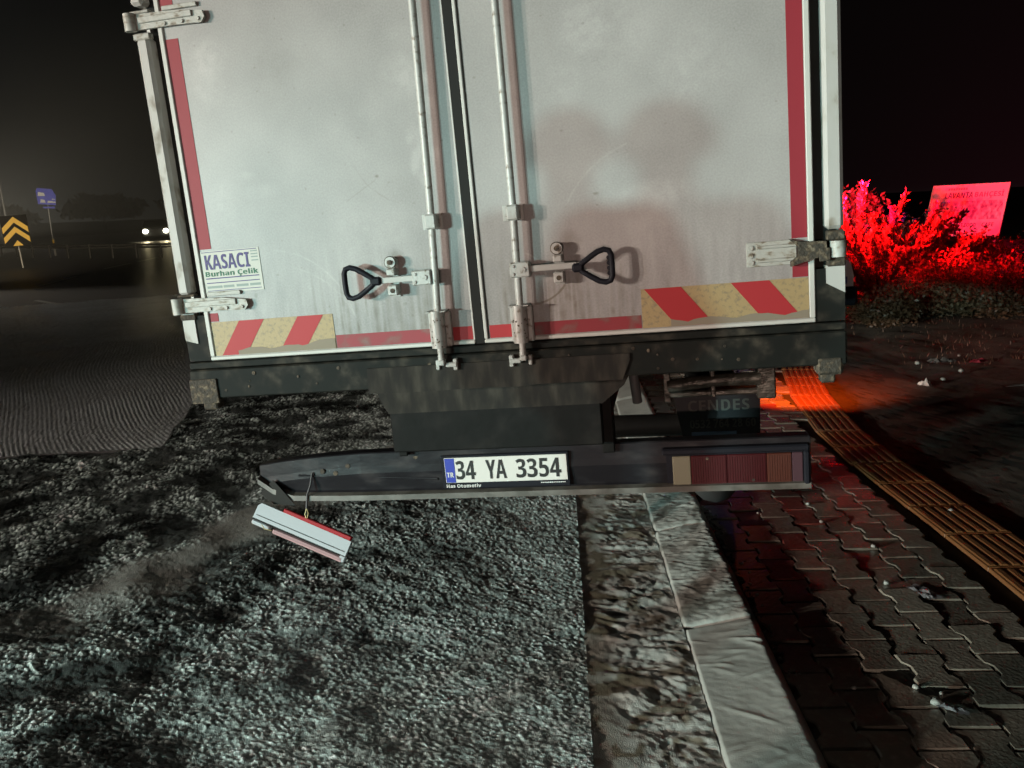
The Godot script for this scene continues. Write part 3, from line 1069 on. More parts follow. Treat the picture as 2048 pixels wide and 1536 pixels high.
	for q in [[-1.108, -1.045], [-1.04, -0.995], [-0.985, -0.935], [-0.928, -0.884]]:
		box2(st, q[0], q[1], 0.281, 0.2905, 0.002, 0.0025, 0.0)
	for q in [0.409, 0.398, 0.387, 0.374]:
		box2(st, -0.908, -0.88, q, q + 0.005, 0.002, 0.0025, 0.0)
	done(st, "small_print", M.sticker_grey, sk).set_meta("kind", "stuff")
	lettering("KASACI", bold, M.navy, sk, Transform3D(Basis(), v3(-1.009, 0.381, 0.0026)), 0.186, 0.056)
	lettering("Burhan Çelik", bold, M.green_print, sk, Transform3D(Basis(), v3(-0.997, 0.334, 0.0026)), 0.22, 0.026)
	underside(T)
	bumper(T)

func lock_gear(D: Node3D, left: bool) -> void:
	var st := start()
	var z := 0.047
	var A: Vector3
	var B: Vector3
	var C: Vector3
	if left:
		A = v3(-0.148, 2.25, z)
		B = v3(-0.168, 0.53, z)
		C = v3(-0.187, 0.06, z)
		A.x = -0.135
	else:
		A = v3(0.132, 2.25, z)
		B = v3(0.129, 0.5, z)
		C = v3(0.121, 0.06, z)
	tube(st, [A, B, C], 0.0135, -1, 14)
	tube(st, [C, C + Vector3(-0.003, -0.118, 0)], 0.012, -1, 12)
	var rod := done(st, "lock_rod", M.galvanised, D)
	# clamp round the rod
	st = start()
	var by := 0.457 if left else 0.462
	var bx: float = lerpf(C.x, B.x, (by - 0.06) / 0.47)
	box2(st, bx - 0.045, bx + 0.032, by - 0.028, by + 0.028, 0.0015, 0.006, 0.002)
	box2(st, bx - 0.021, bx + 0.021, by - 0.027, by + 0.027, 0.006, z + 0.019, 0.006)
	disc(st, v3(bx - 0.033, by, 0.006), 0.008, 0.006, Vector3.BACK, 8)
	done(st, "rod_clamp", M.galvanised, rod)
	# lower guide tube with its flange and the cam at the foot
	st = start()
	tube(st, [v3(C.x - 0.001, 0.136, z), v3(C.x - 0.004, 0.0, z)], 0.027, -1, 16)
	box2(st, C.x - 0.038, C.x + 0.036, 0.132, 0.1365, 0.0015, z + 0.02, 0.001)
	box2(st, C.x + 0.012, C.x + 0.042, 0.0, 0.13, 0.0015, 0.03, 0.004)
	box2(st, C.x - 0.04, C.x + 0.0, 0.0, 0.13, 0.0015, 0.03, 0.004)
	done(st, "rod_guide", M.galvanised, rod)
	st = start()
	for k in 12:
		var an := rng.randf_range(-1.3, 1.3)
		var yy := rng.randf_range(0.005, 0.12)
		disc(st, v3(C.x - 0.003 + sin(an) * 0.0268, yy, z + cos(an) * 0.0268), rng.randf_range(0.002, 0.0035), 0.0012, Vector3(sin(an), 0, cos(an)), 6)
	done(st, "rust_pits", M.rust_dark, rod).set_meta("kind", "stuff")
	st = start()
	var s := 1.0 if left else -1.0
	box2(st, C.x - 0.012, C.x + 0.012, -0.066, -0.045, 0.034, 0.062, 0.004)
	box2(st, C.x + s * 0.012, C.x + s * 0.055, -0.075, -0.058, 0.022, 0.05, 0.003)
	box2(st, C.x + s * 0.04, C.x + s * 0.056, -0.088, -0.045, 0.022, 0.046, 0.003)
	box2(st, C.x - s * 0.028, C.x - s * 0.014, -0.085, -0.048, 0.022, 0.04, 0.003)
	done(st, "cam_keeper", M.galvanised, rod)
	# handle bar, clevis block, catch and black grip
	st = start()
	var hy := 0.262
	var kx := -0.225 if left else 0.137
	box2(st, kx - 0.036, kx + 0.036, hy - 0.027, hy + 0.027, 0.03, 0.068, 0.004)
	for q in [[-0.024, 0.014], [-0.026, -0.014], [0.012, 0.0]]:
		disc(st, v3(kx + q[0], hy + q[1], 0.068), 0.006 if q[0] < 0 else 0.010, 0.005, Vector3.BACK, 10)
	done(st, "clevis", M.galvanised, rod)
	var hd := Node3D.new()
	hd.name = "handle"
	D.add_child(hd)
	st = start()
	var e0 := -0.405 if left else 0.34
	var ee: float = -0.261 if left else 0.173
	box2(st, minf(e0, ee), maxf(e0, ee), hy - 0.011, hy + 0.011, 0.046, 0.056, 0.002)
	done(st, "handle_bar", M.steel, hd)
	st = start()
	var g := []
	var outline := [[0.0, 0.0], [0.018, 0.012], [0.05, 0.034], [0.078, 0.051], [0.1, 0.057], [0.117, 0.052], [0.124, 0.036], [0.125, 0.0], [0.124, -0.036], [0.117, -0.052], [0.1, -0.057], [0.078, -0.051], [0.05, -0.034], [0.018, -0.012]]
	for q in outline:
		g.append(v3((-0.397 - q[0]) if left else (0.337 + q[0]), (0.262 if left else 0.252) + q[1], 0.056))
	g.remove_at(0)
	tube(st, g, 0.0105, -1, 10, 1.0, true)
	var nx := -0.402 if left else 0.343
	box(st, v3(nx, 0.262 if left else 0.253, 0.055), Vector3(0.042, 0.032, 0.026), 0.008)
	if not left:
		for k in 4:
			disc(st, v3(0.4515, 0.226 + k * 0.018, 0.056), 0.008, 0.006, Vector3.BACK, 8)
	done(st, "handle_grip", M.black_plastic, hd)
	st = start()
	var cx := -0.345 if left else 0.272
	box2(st, cx - 0.018, cx + 0.018, 0.196, 0.335, 0.0015, 0.009, 0.003)
	box2(st, cx - 0.019, cx + 0.019, 0.203, 0.243, 0.009, 0.05, 0.005)
	box2(st, cx - 0.017, cx + 0.017, 0.276, 0.303, 0.009, 0.05, 0.005)
	disc(st, v3(cx - 0.002, 0.325, 0.009), 0.02, 0.03, Vector3.BACK, 14)
	done(st, "catch", M.galvanised, hd)
	st = start()
	disc(st, v3(cx - 0.002, 0.325, 0.039), 0.009, 0.008, Vector3.BACK, 8)
	var ring := []
	for k in 14:
		ring.append(v3(cx - 0.002 + cos(TAU * k / 14) * 0.021, 0.325 + sin(TAU * k / 14) * 0.021, 0.036))
	tube(st, ring, 0.0022, -1, 6, 1.0, true)
	done(st, "catch_bolt", M.rust_dark, hd)
	st = start()
	disc(st, v3(cx, 0.222, 0.05), 0.009, 0.003, Vector3.BACK, 8)
	done(st, "catch_bolt", M.rust_dark, hd)

func underside(T: Node3D) -> void:
	var st := start()
	# sloping dirty apron under the sill, then the flat black guard
	var ap := PackedVector2Array([Vector2(-0.565, -0.152), Vector2(0.5, -0.152), Vector2(0.46, -0.225), Vector2(0.37, -0.295), Vector2(-0.505, -0.297), Vector2(-0.53, -0.25)])
	prism(st, ap, -0.205, -0.19, FY)
	done(st, "apron", M.mud_panel, T)
	st = start()
	box2(st, -0.512, 0.362, -0.47, -0.285, -0.26, -0.215, 0.006)
	done(st, "guard_plate", M.chassis_black, T)
	st = start()
	box2(st, -0.508, -0.47, -0.50, -0.30, -0.30, -0.262, 0.004)
	box2(st, 0.35, 0.40, -0.52, -0.16, -0.36, -0.27, 0.004)
	for x in [-0.42, 0.36]:
		box2(st, x - 0.04, x + 0.04, -0.36, -0.13, -5.8, -0.3, 0.004)
	for z in [-1.5, -3.0, -4.4]:
		box2(st, -0.42, 0.36, -0.33, -0.15, z - 0.06, z + 0.06, 0.004)
	done(st, "chassis_frame", M.chassis_black, T)
	st = start()
	tube(st, [v3(0.475, -0.15, -0.7), v3(0.47, -0.3, -0.7), v3(0.478, -0.42, -0.72)], 0.022, -1, 10)
	done(st, "hose", mat("hose", 0.1, 0.1, 0.1, 0.5), T)
	# mudguard over the right wheel, its flap and the wheel
	st = start()
	box2(st, 0.60, 1.06, -0.37, -0.345, -0.75, -0.55, 0.006)
	tube(st, [v3(0.62, -0.32, -0.56), v3(0.72, -0.308, -0.55), v3(0.86, -0.30, -0.545), v3(1.0, -0.305, -0.55)], 0.028, -1, 12)
	box2(st, 0.60, 0.63, -0.39, -0.26, -0.6, -0.55, 0.004)
	box2(st, 0.795, 0.815, -0.37, -0.25, -0.58, -0.53, 0.004)
	box2(st, 0.985, 1.06, -0.39, -0.15, -0.62, -0.54, 0.006)
	done(st, "mudguard_frame", grimy("dull_metal", lin(0.055, 0.052, 0.042), lin(0.10, 0.095, 0.08), lin(0.22, 0.21, 0.18), Vector3(2, 5, 2), 0.35, 28, 0.2, 0.4), T)
	st = start()
	var fl := PackedVector2Array([Vector2(0.635, -0.375), Vector2(1.045, -0.38), Vector2(1.045, -0.44), Vector2(1.018, -0.445), Vector2(1.012, -0.66), Vector2(0.68, -0.66), Vector2(0.65, -0.5)])
	prism(st, fl, -0.812, -0.8, FY)
	var flap := done(st, "mud_flap", mat("flap_rubber", 0.016, 0.016, 0.02, 0.6), T)
	lettering("CENDES", bold, M.flap_print, flap, Transform3D(Basis(), v3(0.835, -0.470, -0.798)), 0.27, 0.052)
	lettering("0532 764 28 60", bold, M.flap_print, flap, Transform3D(Basis(), v3(0.85, -0.555, -0.798)), 0.29, 0.04)
	st = start()
	box2(st, 0.71, 0.91, -0.612, -0.592, -0.8, -0.797, 0.0)
	done(st, "flap_badge", M.flap_blue, flap)
	for q in [[0.82, -1.45], [0.9, -7.0], [-0.9, -7.0]]:
		var wh := Node3D.new()
		wh.name = "wheel" if not T.has_node("wheel") else ("wheel_001" if not T.has_node("wheel_001") else "wheel_002")
		T.add_child(wh)
		st = start()
		var ty := []
		for k in 28:
			ty.append(Vector3(q[0], 0.415 + sin(TAU * k / 28) * 0.29, q[1] + cos(TAU * k / 28) * 0.29))
		tube(st, ty, 0.125, -1, 12, 1.0, true)
		done(st, "tyre", M.tyre, wh)
		st = start()
		disc(st, Vector3(q[0] - 0.06, 0.415, q[1]), 0.19, 0.12, Vector3.RIGHT, 20)
		done(st, "rim", M.steel, wh)
	st = start()
	tube(st, [Vector3(-0.55, 0.44, -1.45), Vector3(0.75, 0.42, -1.45)], 0.06, -1, 10)
	done(st, "axle", M.chassis_black, T)
	# cab, ahead of the box
	st = start()
	var cab := PackedVector2Array([Vector2(-5.0, 0.45), Vector2(-5.0, 2.55), Vector2(-5.7, 2.6), Vector2(-6.5, 1.55), Vector2(-6.7, 1.3), Vector2(-6.72, 0.45)])
	var cs := start()
	prism(cs, PackedVector2Array([Vector2(4.95, 0.45), Vector2(6.72, 0.45), Vector2(6.7, 1.4), Vector2(6.45, 1.7), Vector2(6.0, 2.55), Vector2(4.95, 2.6)]), -1.0, 1.0)
	cs.generate_normals()
	var cabm := put("cab", cs.commit(), M.body_white, T)
	cabm.transform = Transform3D(Basis(Vector3(0, 0, -1), Vector3.UP, Vector3(1, 0, 0)), Vector3.ZERO)
	# unseen amber side lamp far forward, placed to light the guide strip
	st = start()
	box(st, v3(1.2, -0.20, -3.6), Vector3(0.05, 0.07, 0.12), 0.01)
	var am := mat("amber_glow", 0.6, 0.2, 0.02, 0.4)
	am.emission_enabled = true
	am.emission = Color(1.0, 0.45, 0.05)
	am.emission_energy_multiplier = 3.0
	done(st, "unseen_side_lamp", am, T)
	var o := SpotLight3D.new()
	o.name = "unseen_side_lamp_light"
	o.light_color = Color(1.0, 0.36, 0.05)
	o.light_energy = 11.0
	o.light_size = 0.03
	o.spot_range = 14.0
	o.spot_angle = 29.0
	o.spot_attenuation = 2.0
	o.spot_angle_attenuation = 0.9
	o.shadow_enabled = true
	o.position = v3(1.2, -0.20, -3.6)
	o.basis = Basis.looking_at(Vector3(0.42, -0.95, -0.62), Vector3.UP)
	T.add_child(o)

func bumper(T: Node3D) -> void:
	var B := Node3D.new()
	B.name = "bumper"
	T.add_child(B)
	# pressed face: flat web, folded top flange, lighter lip turned out below; the left end is torn and bent
	var xs := [-1.2, -1.13, -1.03, -0.9, -0.7, -0.55, -0.35, -0.1, 0.2, 0.6, 1.0, 1.13, 1.15]
	var secs := []
	for x in xs:
		var u := clampf((-x - 0.6) / 0.6, 0, 1)
		var bend := -0.05 * u * u
		var top := -0.492 - 0.052 * u * u
		var bot := -0.690 + (0.075 if x < -1.15 else (0.03 if x < -1.1 else 0.0))
		var s := []
		for q in [[top + 0.002, -0.37], [top + 0.004, -0.305], [top, -0.298], [top - 0.055, -0.294], [top - 0.085, -0.290], [bot + 0.035, -0.300], [bot + 0.028, -0.292], [bot + 0.022, -0.262], [bot, -0.258], [bot - 0.004, -0.300]]:
			s.append(v3(x, q[0], q[1] + bend))
		secs.append(s)
	var st := start()
	var lip := start()
	for i in xs.size() - 1:
		for k in 9:
			var a: Vector3 = secs[i][k]
			var b: Vector3 = secs[i + 1][k]
			var c: Vector3 = secs[i + 1][k + 1]
			var d: Vector3 = secs[i][k + 1]
			var out := Vector3(0, 1, 0.3) if k < 1 else (Vector3(0, 0.2, 1) if k < 6 else Vector3(0, 0.5, 1))
			if k == 8:
				out = Vector3.DOWN
			quad(lip if k >= 6 else st, a, b, c, d, out)
	# raised swage ribs at the left
	tube(st, [v3(-1.0, -0.585, -0.312), v3(-0.75, -0.595, -0.302), v3(-0.5, -0.605, -0.296), v3(-0.36, -0.612, -0.294)], 0.006, -1, 8)
	box2(st, 1.148, 1.155, -0.69, -0.488, -0.37, -0.29, 0.002)
	done(st, "bumper_face", M.bumper_paint, B)
	done(lip, "bumper_lip", M.bumper_lip, B)
	st = start()
	for q in [[-0.88, -0.565], [-0.76, -0.545], [-0.82, -0.575], [-0.45, -0.515]]:
		disc(st, v3(q[0], q[1], -0.302), 0.011, 0.006, Vector3(0, 0.2, 1), 8)
	done(st, "bolt", M.rust_dark, B).set_meta("kind", "stuff")
	# torn flap of sheet at the left end
	st = start()
	var t := [v3(-1.21, -0.665, -0.33), v3(-1.125, -0.60, -0.31), v3(-1.06, -0.66, -0.285), v3(-1.015, -0.708, -0.27), v3(-1.13, -0.705, -0.29)]
	for i in [[0, 1, 4], [1, 2, 4], [2, 3, 4]]:
		tri(st, t[i[0]], t[i[1]], t[i[2]], Vector3(0, 0, 1))
		tri(st, t[i[0]] + Vector3(0, 0, -0.002), t[i[1]] + Vector3(0, 0, -0.002), t[i[2]] + Vector3(0, 0, -0.002), Vector3(0, 0, -1))
	done(st, "torn_sheet", M.rubber, B)
	# stays
	for x in [-0.42, 0.36]:
		st = start()
		box2(st, x - 0.03, x + 0.03, -0.62, -0.3, -0.4, -0.365, 0.003)
		done(st, "bumper_stay", M.chassis_black, B)
	# number plate in its holder
	st = start()
	box2(st, -0.335, 0.208, -0.655, -0.51, -0.29, -0.279, 0.003)
	var P := done(st, "plate_holder", M.black_plastic, B)
	st = start()
	box2(st, -0.319, 0.199, -0.628, -0.519, -0.279, -0.275, 0.002)
	done(st, "number_plate", M.plate_white, P)
	st = start()
	box2(st, -0.317, -0.276, -0.626, -0.521, -0.2749, -0.2738, 0.0)
	done(st, "plate_band", M.plate_blue, P)
	lettering("34", bold, M.plate_black, P, Transform3D(Basis(), v3(-0.2295, -0.573, -0.2738)), 0.084, 0.081)
	lettering("YA", bold, M.plate_black, P, Transform3D(Basis(), v3(-0.0985, -0.573, -0.2738)), 0.086, 0.081)
	lettering("3354", bold, M.plate_black, P, Transform3D(Basis(), v3(0.080, -0.573, -0.2738)), 0.188, 0.081)
	lettering("TR", bold, M.print_white, P, Transform3D(Basis(), v3(-0.2975, -0.592, -0.2732)), 0.030, 0.021)
	lettering("Has Otomotiv", bold, M.print_white, P, Transform3D(Basis(), v3(-0.245, -0.6425, -0.2788)), 0.15, 0.0155)
	st = start()
	for k in 14:
		box2(st, 0.085 + k * 0.0075, 0.091 + k * 0.0075, -0.6405, -0.6365, -0.2789, -0.2784, 0.0)
	done(st, "small_print", M.print_white, P).set_meta("kind", "stuff")
	# right lamp cluster in its recess
	st = start()
	box2(st, 0.585, 1.147, -0.538, -0.512, -0.296, -0.258, 0.006)
	box2(st, 0.585, 1.147, -0.685, -0.674, -0.29, -0.262, 0.004)
	box2(st, 1.125, 1.147, -0.674, -0.538, -0.296, -0.258, 0.006)
	box2(st, 0.60, 1.13, -0.674, -0.538, -0.293, -0.2885, 0.0)
	var L := done(st, "tail_lamp", M.black_plastic, B)
	for q in [["reversing_lens", 0.624, 0.6955, M.lens_white, -0.2765], ["stop_lens", 0.697, 0.835, M.lens_red, -0.277], ["tail_lens", 0.836, 0.988, M.lens_red, -0.2775], ["turn_lens", 0.989, 1.082, M.lens_amber, -0.276], ["side_reflector", 1.083, 1.124, M.lens_violet, -0.278]]:
		st = start()
		box2(st, q[1], q[2], -0.668, -0.548, -0.288, q[4], 0.003)
		done(st, q[0], q[3], L)
	st = start()
	for k in 30:
		box2(st, 0.703 + k * 0.0095, 0.7055 + k * 0.0095, -0.662, -0.554, -0.278, -0.2755, 0.0008)
	done(st, "lens_ribs", M.lens_red, L).set_meta("kind", "stuff")
	st = start()
	for k in 9:
		box2(st, 0.996 + k * 0.0095, 0.9985 + k * 0.0095, -0.662, -0.554, -0.277, -0.2745, 0.0008)
	done(st, "lens_ribs", M.lens_amber, L).set_meta("kind", "stuff")
	for q in [[0.76, -0.56], [0.935, -0.655]]:
		st = start()
		disc(st, v3(q[0], q[1], -0.2778), 0.006, 0.003, Vector3.BACK, 8)
		done(st, "screw", M.rust_dark, L)
	# cable that the left lamp hung from
	st = start()
	tube(st, [v3(-0.93, -0.57, -0.30), v3(-0.94, -0.62, -0.288), v3(-0.955, -0.66, -0.275), v3(-0.962, -0.72, -0.262)], 0.0045, -1, 8)
	done(st, "cable", M.wire, B)
	st = start()
	tube(st, [v3(-0.962, -0.715, -0.262), v3(-0.955, -0.74, -0.26), v3(-0.968, -0.775, -0.258)], 0.0022, -1, 6)
	tube(st, [v3(-0.961, -0.72, -0.262), v3(-0.972, -0.745, -0.26), v3(-0.966, -0.772, -0.256)], 0.0022, -1, 6)
	done(st, "bare_wires", M.wire_bare, B)

func loose_lamp() -> void:
	var a := Vector3(-1.19, -0.715, -0.25)
	var b := Vector3(-0.785, -0.905, -0.25)
	var x := (b - a).normalized()
	var z := Vector3(0, 0.45, 1).normalized()
	z = (z - x * z.dot(x)).normalized()
	var y := z.cross(x)
	var at := truck_at() * Transform3D(Basis(x, y, z), (a + b) * 0.5 + Vector3(0, FY, 0))
	var L := thing("broken_tail_lamp", "broken silver tail lamp hanging askew below the torn left bumper end", "lamp", at)
	var h := a.distance_to(b) / 2
	var st := start()
	prism(st, PackedVector2Array([Vector2(-h, -0.035), Vector2(h, -0.035), Vector2(h, 0.033), Vector2(-h + 0.012, 0.036), Vector2(-h, 0.02)]), -0.02, 0.012)
	done(st, "shell", M.silver_shell, L)
	st = start()
	box(st, Vector3(0.055, 0.044, 0.0), Vector3(2 * h - 0.12, 0.019, 0.03), 0.004)
	done(st, "red_edge", M.stripe_red, L)
	st = start()
	box(st, Vector3(0.0, -0.018, 0.0125), Vector3(2 * h - 0.02, 0.0025, 0.002), 0.0)
	done(st, "groove", M.rubber, L)
	st = start()
	box(st, Vector3(0, -0.0385, -0.002), Vector3(2 * h, 0.006, 0.026), 0.001)
	done(st, "seal", M.rubber, L)
	st = start()
	box(st, Vector3(0.05, -0.055, -0.006), Vector3(2 * h - 0.11, 0.024, 0.034), 0.006)
	done(st, "lens", M.lens_pink, L)
	for q in [[-h + 0.045, -0.052, 0.088, 0.02], [h - 0.01, -0.048, 0.03, 0.03]]:
		st = start()
		box(st, Vector3(q[0], q[1], -0.004), Vector3(q[2], q[3], 0.03), 0.005)
		done(st, "end_cap", M.silver_shell, L)
	st = start()
	tube(st, [Vector3(-0.12, -0.055, 0.02), Vector3(-0.15, -0.06, 0.026), Vector3(-0.17, -0.048, 0.024)], 0.0022, -1, 6)
	done(st, "bare_wires", M.wire_bare, L)

# ---------------------------------------------------------------- other vehicles
func car(called: String, label: String, at: Transform3D, paint: Material, lamps := true, lamp_r := 0.13) -> Node3D:
	var C := thing(called, label, "lorry" if called.ends_with("lorry") else "car", at)
	# length along z, nose towards -z
	var prof := [[-2.15, 0.30, 0.72], [-2.1, 0.28, 0.80], [-1.2, 0.22, 0.95], [-0.9, 0.22, 0.97], [0.9, 0.22, 0.99], [1.5, 0.24, 1.0], [2.0, 0.28, 0.97], [2.12, 0.32, 0.9]]
	var st := start()
	st.set_smooth_group(0)
	var rings := []
	for p in prof:
		var tp := 1.0 - 0.10 * pow(absf(p[0]) / 2.15, 4)
		var r := []
		for q in [[-0.8, 0.0], [-0.88, 0.25], [-0.89, 0.6], [-0.84, 0.9], [-0.74, 1.0], [0.0, 1.02], [0.74, 1.0], [0.84, 0.9], [0.89, 0.6], [0.88, 0.25], [0.8, 0.0]]:
			r.append(Vector3(q[0] * tp, lerpf(p[1], p[2], q[1]), p[0]))
		rings.append(r)
	for i in rings.size() - 1:
		for k in 11:
			var k2 := (k + 1) % 11
			quad(st, rings[i][k], rings[i][k2], rings[i + 1][k2], rings[i + 1][k], (rings[i][k] + rings[i + 1][k2]) * 0.5 - Vector3(0, 0.55, (rings[i][k].z + rings[i + 1][k].z) * 0.5))
	st.set_smooth_group(-1)
	for e in [0, rings.size() - 1]:
		for k in range(1, 10):
			tri(st, rings[e][0], rings[e][k], rings[e][k + 1], Vector3(0, 0, -1 if e == 0 else 1))
	done(st, "body", paint, C)
	var cab := [[-0.95, 0.96, 0.80], [-0.25, 1.42, 0.62], [0.75, 1.45, 0.62], [1.55, 1.0, 0.78]]
	st = start()
	for i in 3:
		var a: Array = cab[i]
		var b: Array = cab[i + 1]
		if i == 1:
			quad(st, Vector3(-a[2], a[1], a[0]), Vector3(a[2], a[1], a[0]), Vector3(b[2], b[1], b[0]), Vector3(-b[2], b[1], b[0]), Vector3.UP)
	quad(st, Vector3(-0.62, 1.44, -0.26), Vector3(0.62, 1.44, -0.26), Vector3(0.62, 1.475, 0.2), Vector3(-0.62, 1.475, 0.2), Vector3.UP)
	quad(st, Vector3(-0.62, 1.475, 0.2), Vector3(0.62, 1.475, 0.2), Vector3(0.62, 1.465, 0.76), Vector3(-0.62, 1.465, 0.76), Vector3.UP)
	done(st, "roof", paint, C)
	st = start()
	quad(st, Vector3(-0.8, 0.96, -0.95), Vector3(0.8, 0.96, -0.95), Vector3(0.62, 1.44, -0.25), Vector3(-0.62, 1.44, -0.25), Vector3(0, 1, -1))
	done(st, "windscreen", M.glass_dark, C)
	st = start()
	quad(st, Vector3(-0.62, 1.46, 0.75), Vector3(0.62, 1.46, 0.75), Vector3(0.78, 1.0, 1.55), Vector3(-0.78, 1.0, 1.55), Vector3(0, 1, 1))
	done(st, "rear_window", M.glass_dark, C)
	for s in [-1, 1]:
		st = start()
		quad(st, Vector3(s * 0.8, 0.96, -0.95), Vector3(s * 0.62, 1.44, -0.25), Vector3(s * 0.62, 1.46, 0.75), Vector3(s * 0.78, 1.0, 1.55), Vector3(s, 0.3, 0))
		done(st, "side_window", M.glass_dark, C)
		for z in [-1.35, 1.3]:
			st = start()
			disc(st, Vector3(s * 0.78 - 0.1, 0.31, z), 0.31, 0.2, Vector3.RIGHT, 20)
			done(st, "wheel", M.tyre, C)
		st = start()
		box(st, Vector3(s * 0.64, 0.74, 2.02), Vector3(0.28, 0.14, 0.12), 0.03)
		done(st, "rear_lamp", M.lens_red, C)
		st = start()
		tube(st, [Vector3(s * 0.62, 0.64, -2.0), Vector3(s * 0.62, 0.64, -2.19)], lamp_r, lamp_r, 16)
		done(st, "headlight", M.headlight_glow if lamps else M.steel, C)
	return C

func headlights(C: Node3D, energy: float, angle: float, tint: Color, towards: Vector3) -> void:
	for s in [-1, 1]:
		var l := SpotLight3D.new()
		l.name = "headlight_beam" if s < 0 else "headlight_beam_001"
		l.light_color = tint
		l.light_energy = energy
		l.spot_angle = angle
		l.spot_range = 120.0
		l.spot_attenuation = 2.0
		l.spot_angle_attenuation = 0.9
		l.light_size = 0.14
		l.shadow_enabled = true
		C.add_child(l)
		l.position = Vector3(s * 0.62, 0.64, -2.26)
		var from := l.global_position
		l.global_transform = Transform3D(Basis.looking_at(towards - from, Vector3.UP), from)

func facing(pos: Vector3, yaw: float) -> Transform3D:
	return Transform3D(Basis(Vector3.UP, yaw), pos)

func traffic() -> void:
	var hg := mat("headlight_glow", 0.9, 0.9, 0.9, 0.3)
	hg.emission_enabled = true
	hg.emission = Color(1.0, 0.97, 0.85)
	hg.emission_energy_multiplier = 14.0
	# two unseen lorries behind and to the left, placed to light doors and ground
	var a := car("unseen_cold_lorry", "unseen grey lorry behind and left of the camera, cold headlights placed to light doors and ground", facing(Vector3(-14.1, 0.0, 11.1), -PI / 4).scaled_local(Vector3(0.85, 2.15, 1.3)), M.car_grey)
	headlights(a, 132.0, 15.0, Color(0.80, 1.0, 0.98), Vector3(1.3, -0.3, -2.6))
	var b := car("unseen_warm_lorry", "unseen white lorry out of view on the left, warmer headlights placed to light the doors", facing(Vector3(-19.4, 0.0, 7.3), -1.082).scaled_local(Vector3(1.15, 3.9, 1.3)), M.car_white)
	headlights(b, 180.0, 32.0, Color(1.0, 0.925, 0.87), Vector3(2.2, 0.0, -3.4))
	var k := car("added_fill_car", "added grey car out of view behind the camera, dim yellowish headlights filling the door shadows", facing(Vector3(-1.2, 0.0, 15.4), -0.03), M.car_grey)
	headlights(k, 20.0, 11.0, Color(1.0, 0.84, 0.78), Vector3(0.0, 1.9, -3.1))  # added fill light, lifts the shadows on the doors
	# cars to the left, all but the oncoming one out of view
	var c := car("added_chevron_car", "added grey car out of view on the left, headlights brightening the chevron sign", facing(Vector3(-19.5, -0.07, -17.0), 0.16), M.car_grey)
	headlights(c, 120.0, 22.0, Color(1.0, 0.92, 0.78), Vector3(-23.85, 1.5, -37.0))  # added beams that brighten the chevron board
	var e := car("unseen_left_car", "unseen grey car just out of view on the left, placed to light the far road", facing(Vector3(-26.0, 0.1, -26.0), PI + 1.03), M.car_grey)
	headlights(e, 105.0, 24.0, Color(1.0, 0.95, 0.88), Vector3(-13.0, 0.0, -21.0))  # source out of view, placed to light the far road
	var g := car("added_blue_sign_car", "added grey car out of view up the carriageway, headlights brightening the blue sign", facing(Vector3(-36.5, rise(-36.5, -48.0) - 0.07, -48.0), 0.22), M.car_grey)
	headlights(g, 110.0, 22.0, Color(1.0, 0.95, 0.85), Vector3(-41.6, 4.5, -69.0))  # added beams that brighten the blue board
	var d := car("oncoming_car", "oncoming car with bright headlights far down the road, left of the truck", facing(Vector3(-35.2, rise(-35.2, -74.0) - 0.07, -74.0), PI + 0.44).scaled_local(Vector3(1.3, 1.15, 1.2)), M.car_grey, true, 0.17)
	headlights(d, 5.0, 30.0, Color(1.0, 0.92, 0.7), Vector3(-10.0, 0.5, -30.0))
	# patrol car ahead; its unseen beacons are placed to redden bushes and hoarding
	var p := car("patrol_car", "white patrol car ahead of the truck, its rear corner showing beside the bush", facing(Vector3(2.86, 0.0, -13.1), 0.02), M.car_white, false)
	var st := start()
	box(st, Vector3(0, 1.53, 0.3), Vector3(1.1, 0.08, 0.24), 0.02)
	done(st, "light_bar", M.black_plastic, p)
	st = start()
	box(st, Vector3(0.3, 0.62, 2.11), Vector3(0.85, 0.09, 0.02), 0.0)
	done(st, "blue_band", M.plate_blue, p)
	st = start()
	box(st, Vector3(0, 0.42, 2.1), Vector3(1.7, 0.24, 0.12), 0.03)
	done(st, "rear_bumper", M.black_plastic, p)
	for s in [-1, 1]:
		var bm := mat("beacon_red" if s > 0 else "beacon_blue", 0.5, 0.02, 0.02, 0.3)
		bm.emission_enabled = true
		bm.emission = Color(1.0, 0.03, 0.06) if s > 0 else Color(0.1, 0.12, 1.0)
		bm.emission_energy_multiplier = 1.5
		st = start()
		box(st, Vector3(s * 0.36, 1.63, 0.3), Vector3(0.34, 0.12, 0.2), 0.03)
		done(st, "beacon", bm, p)
		var l := SpotLight3D.new()
		l.name = "beacon_light" if s > 0 else "beacon_light_001"
		l.light_color = Color(1.0, 0.035, 0.06) if s > 0 else Color(0.30, 0.14, 1.0)
		l.light_energy = 480.0 if s > 0 else 24.0
		l.light_size = 0.08
		l.spot_range = 60.0
		l.spot_angle = 68.0
		l.spot_attenuation = 2.0
		l.spot_angle_attenuation = 0.7
		l.shadow_enabled = true
		l.position = Vector3(s * 0.36, 1.63, 0.3)
		l.basis = Basis.looking_at(Vector3(1.0, -0.12, -0.45), Vector3.UP)
		p.add_child(l)
	var spill := SpotLight3D.new()  # added red spotlight with no lamp of its own, reddens the soil
	spill.name = "beacon_light_002"
	spill.light_color = Color(1.0, 0.05, 0.06)
	spill.light_energy = 3.5
	spill.light_size = 0.08
	spill.spot_range = 40.0
	spill.spot_angle = 33.0
	spill.spot_attenuation = 2.0
	spill.spot_angle_attenuation = 0.8
	spill.shadow_enabled = true
	spill.position = Vector3(0.36, 1.66, 0.3)
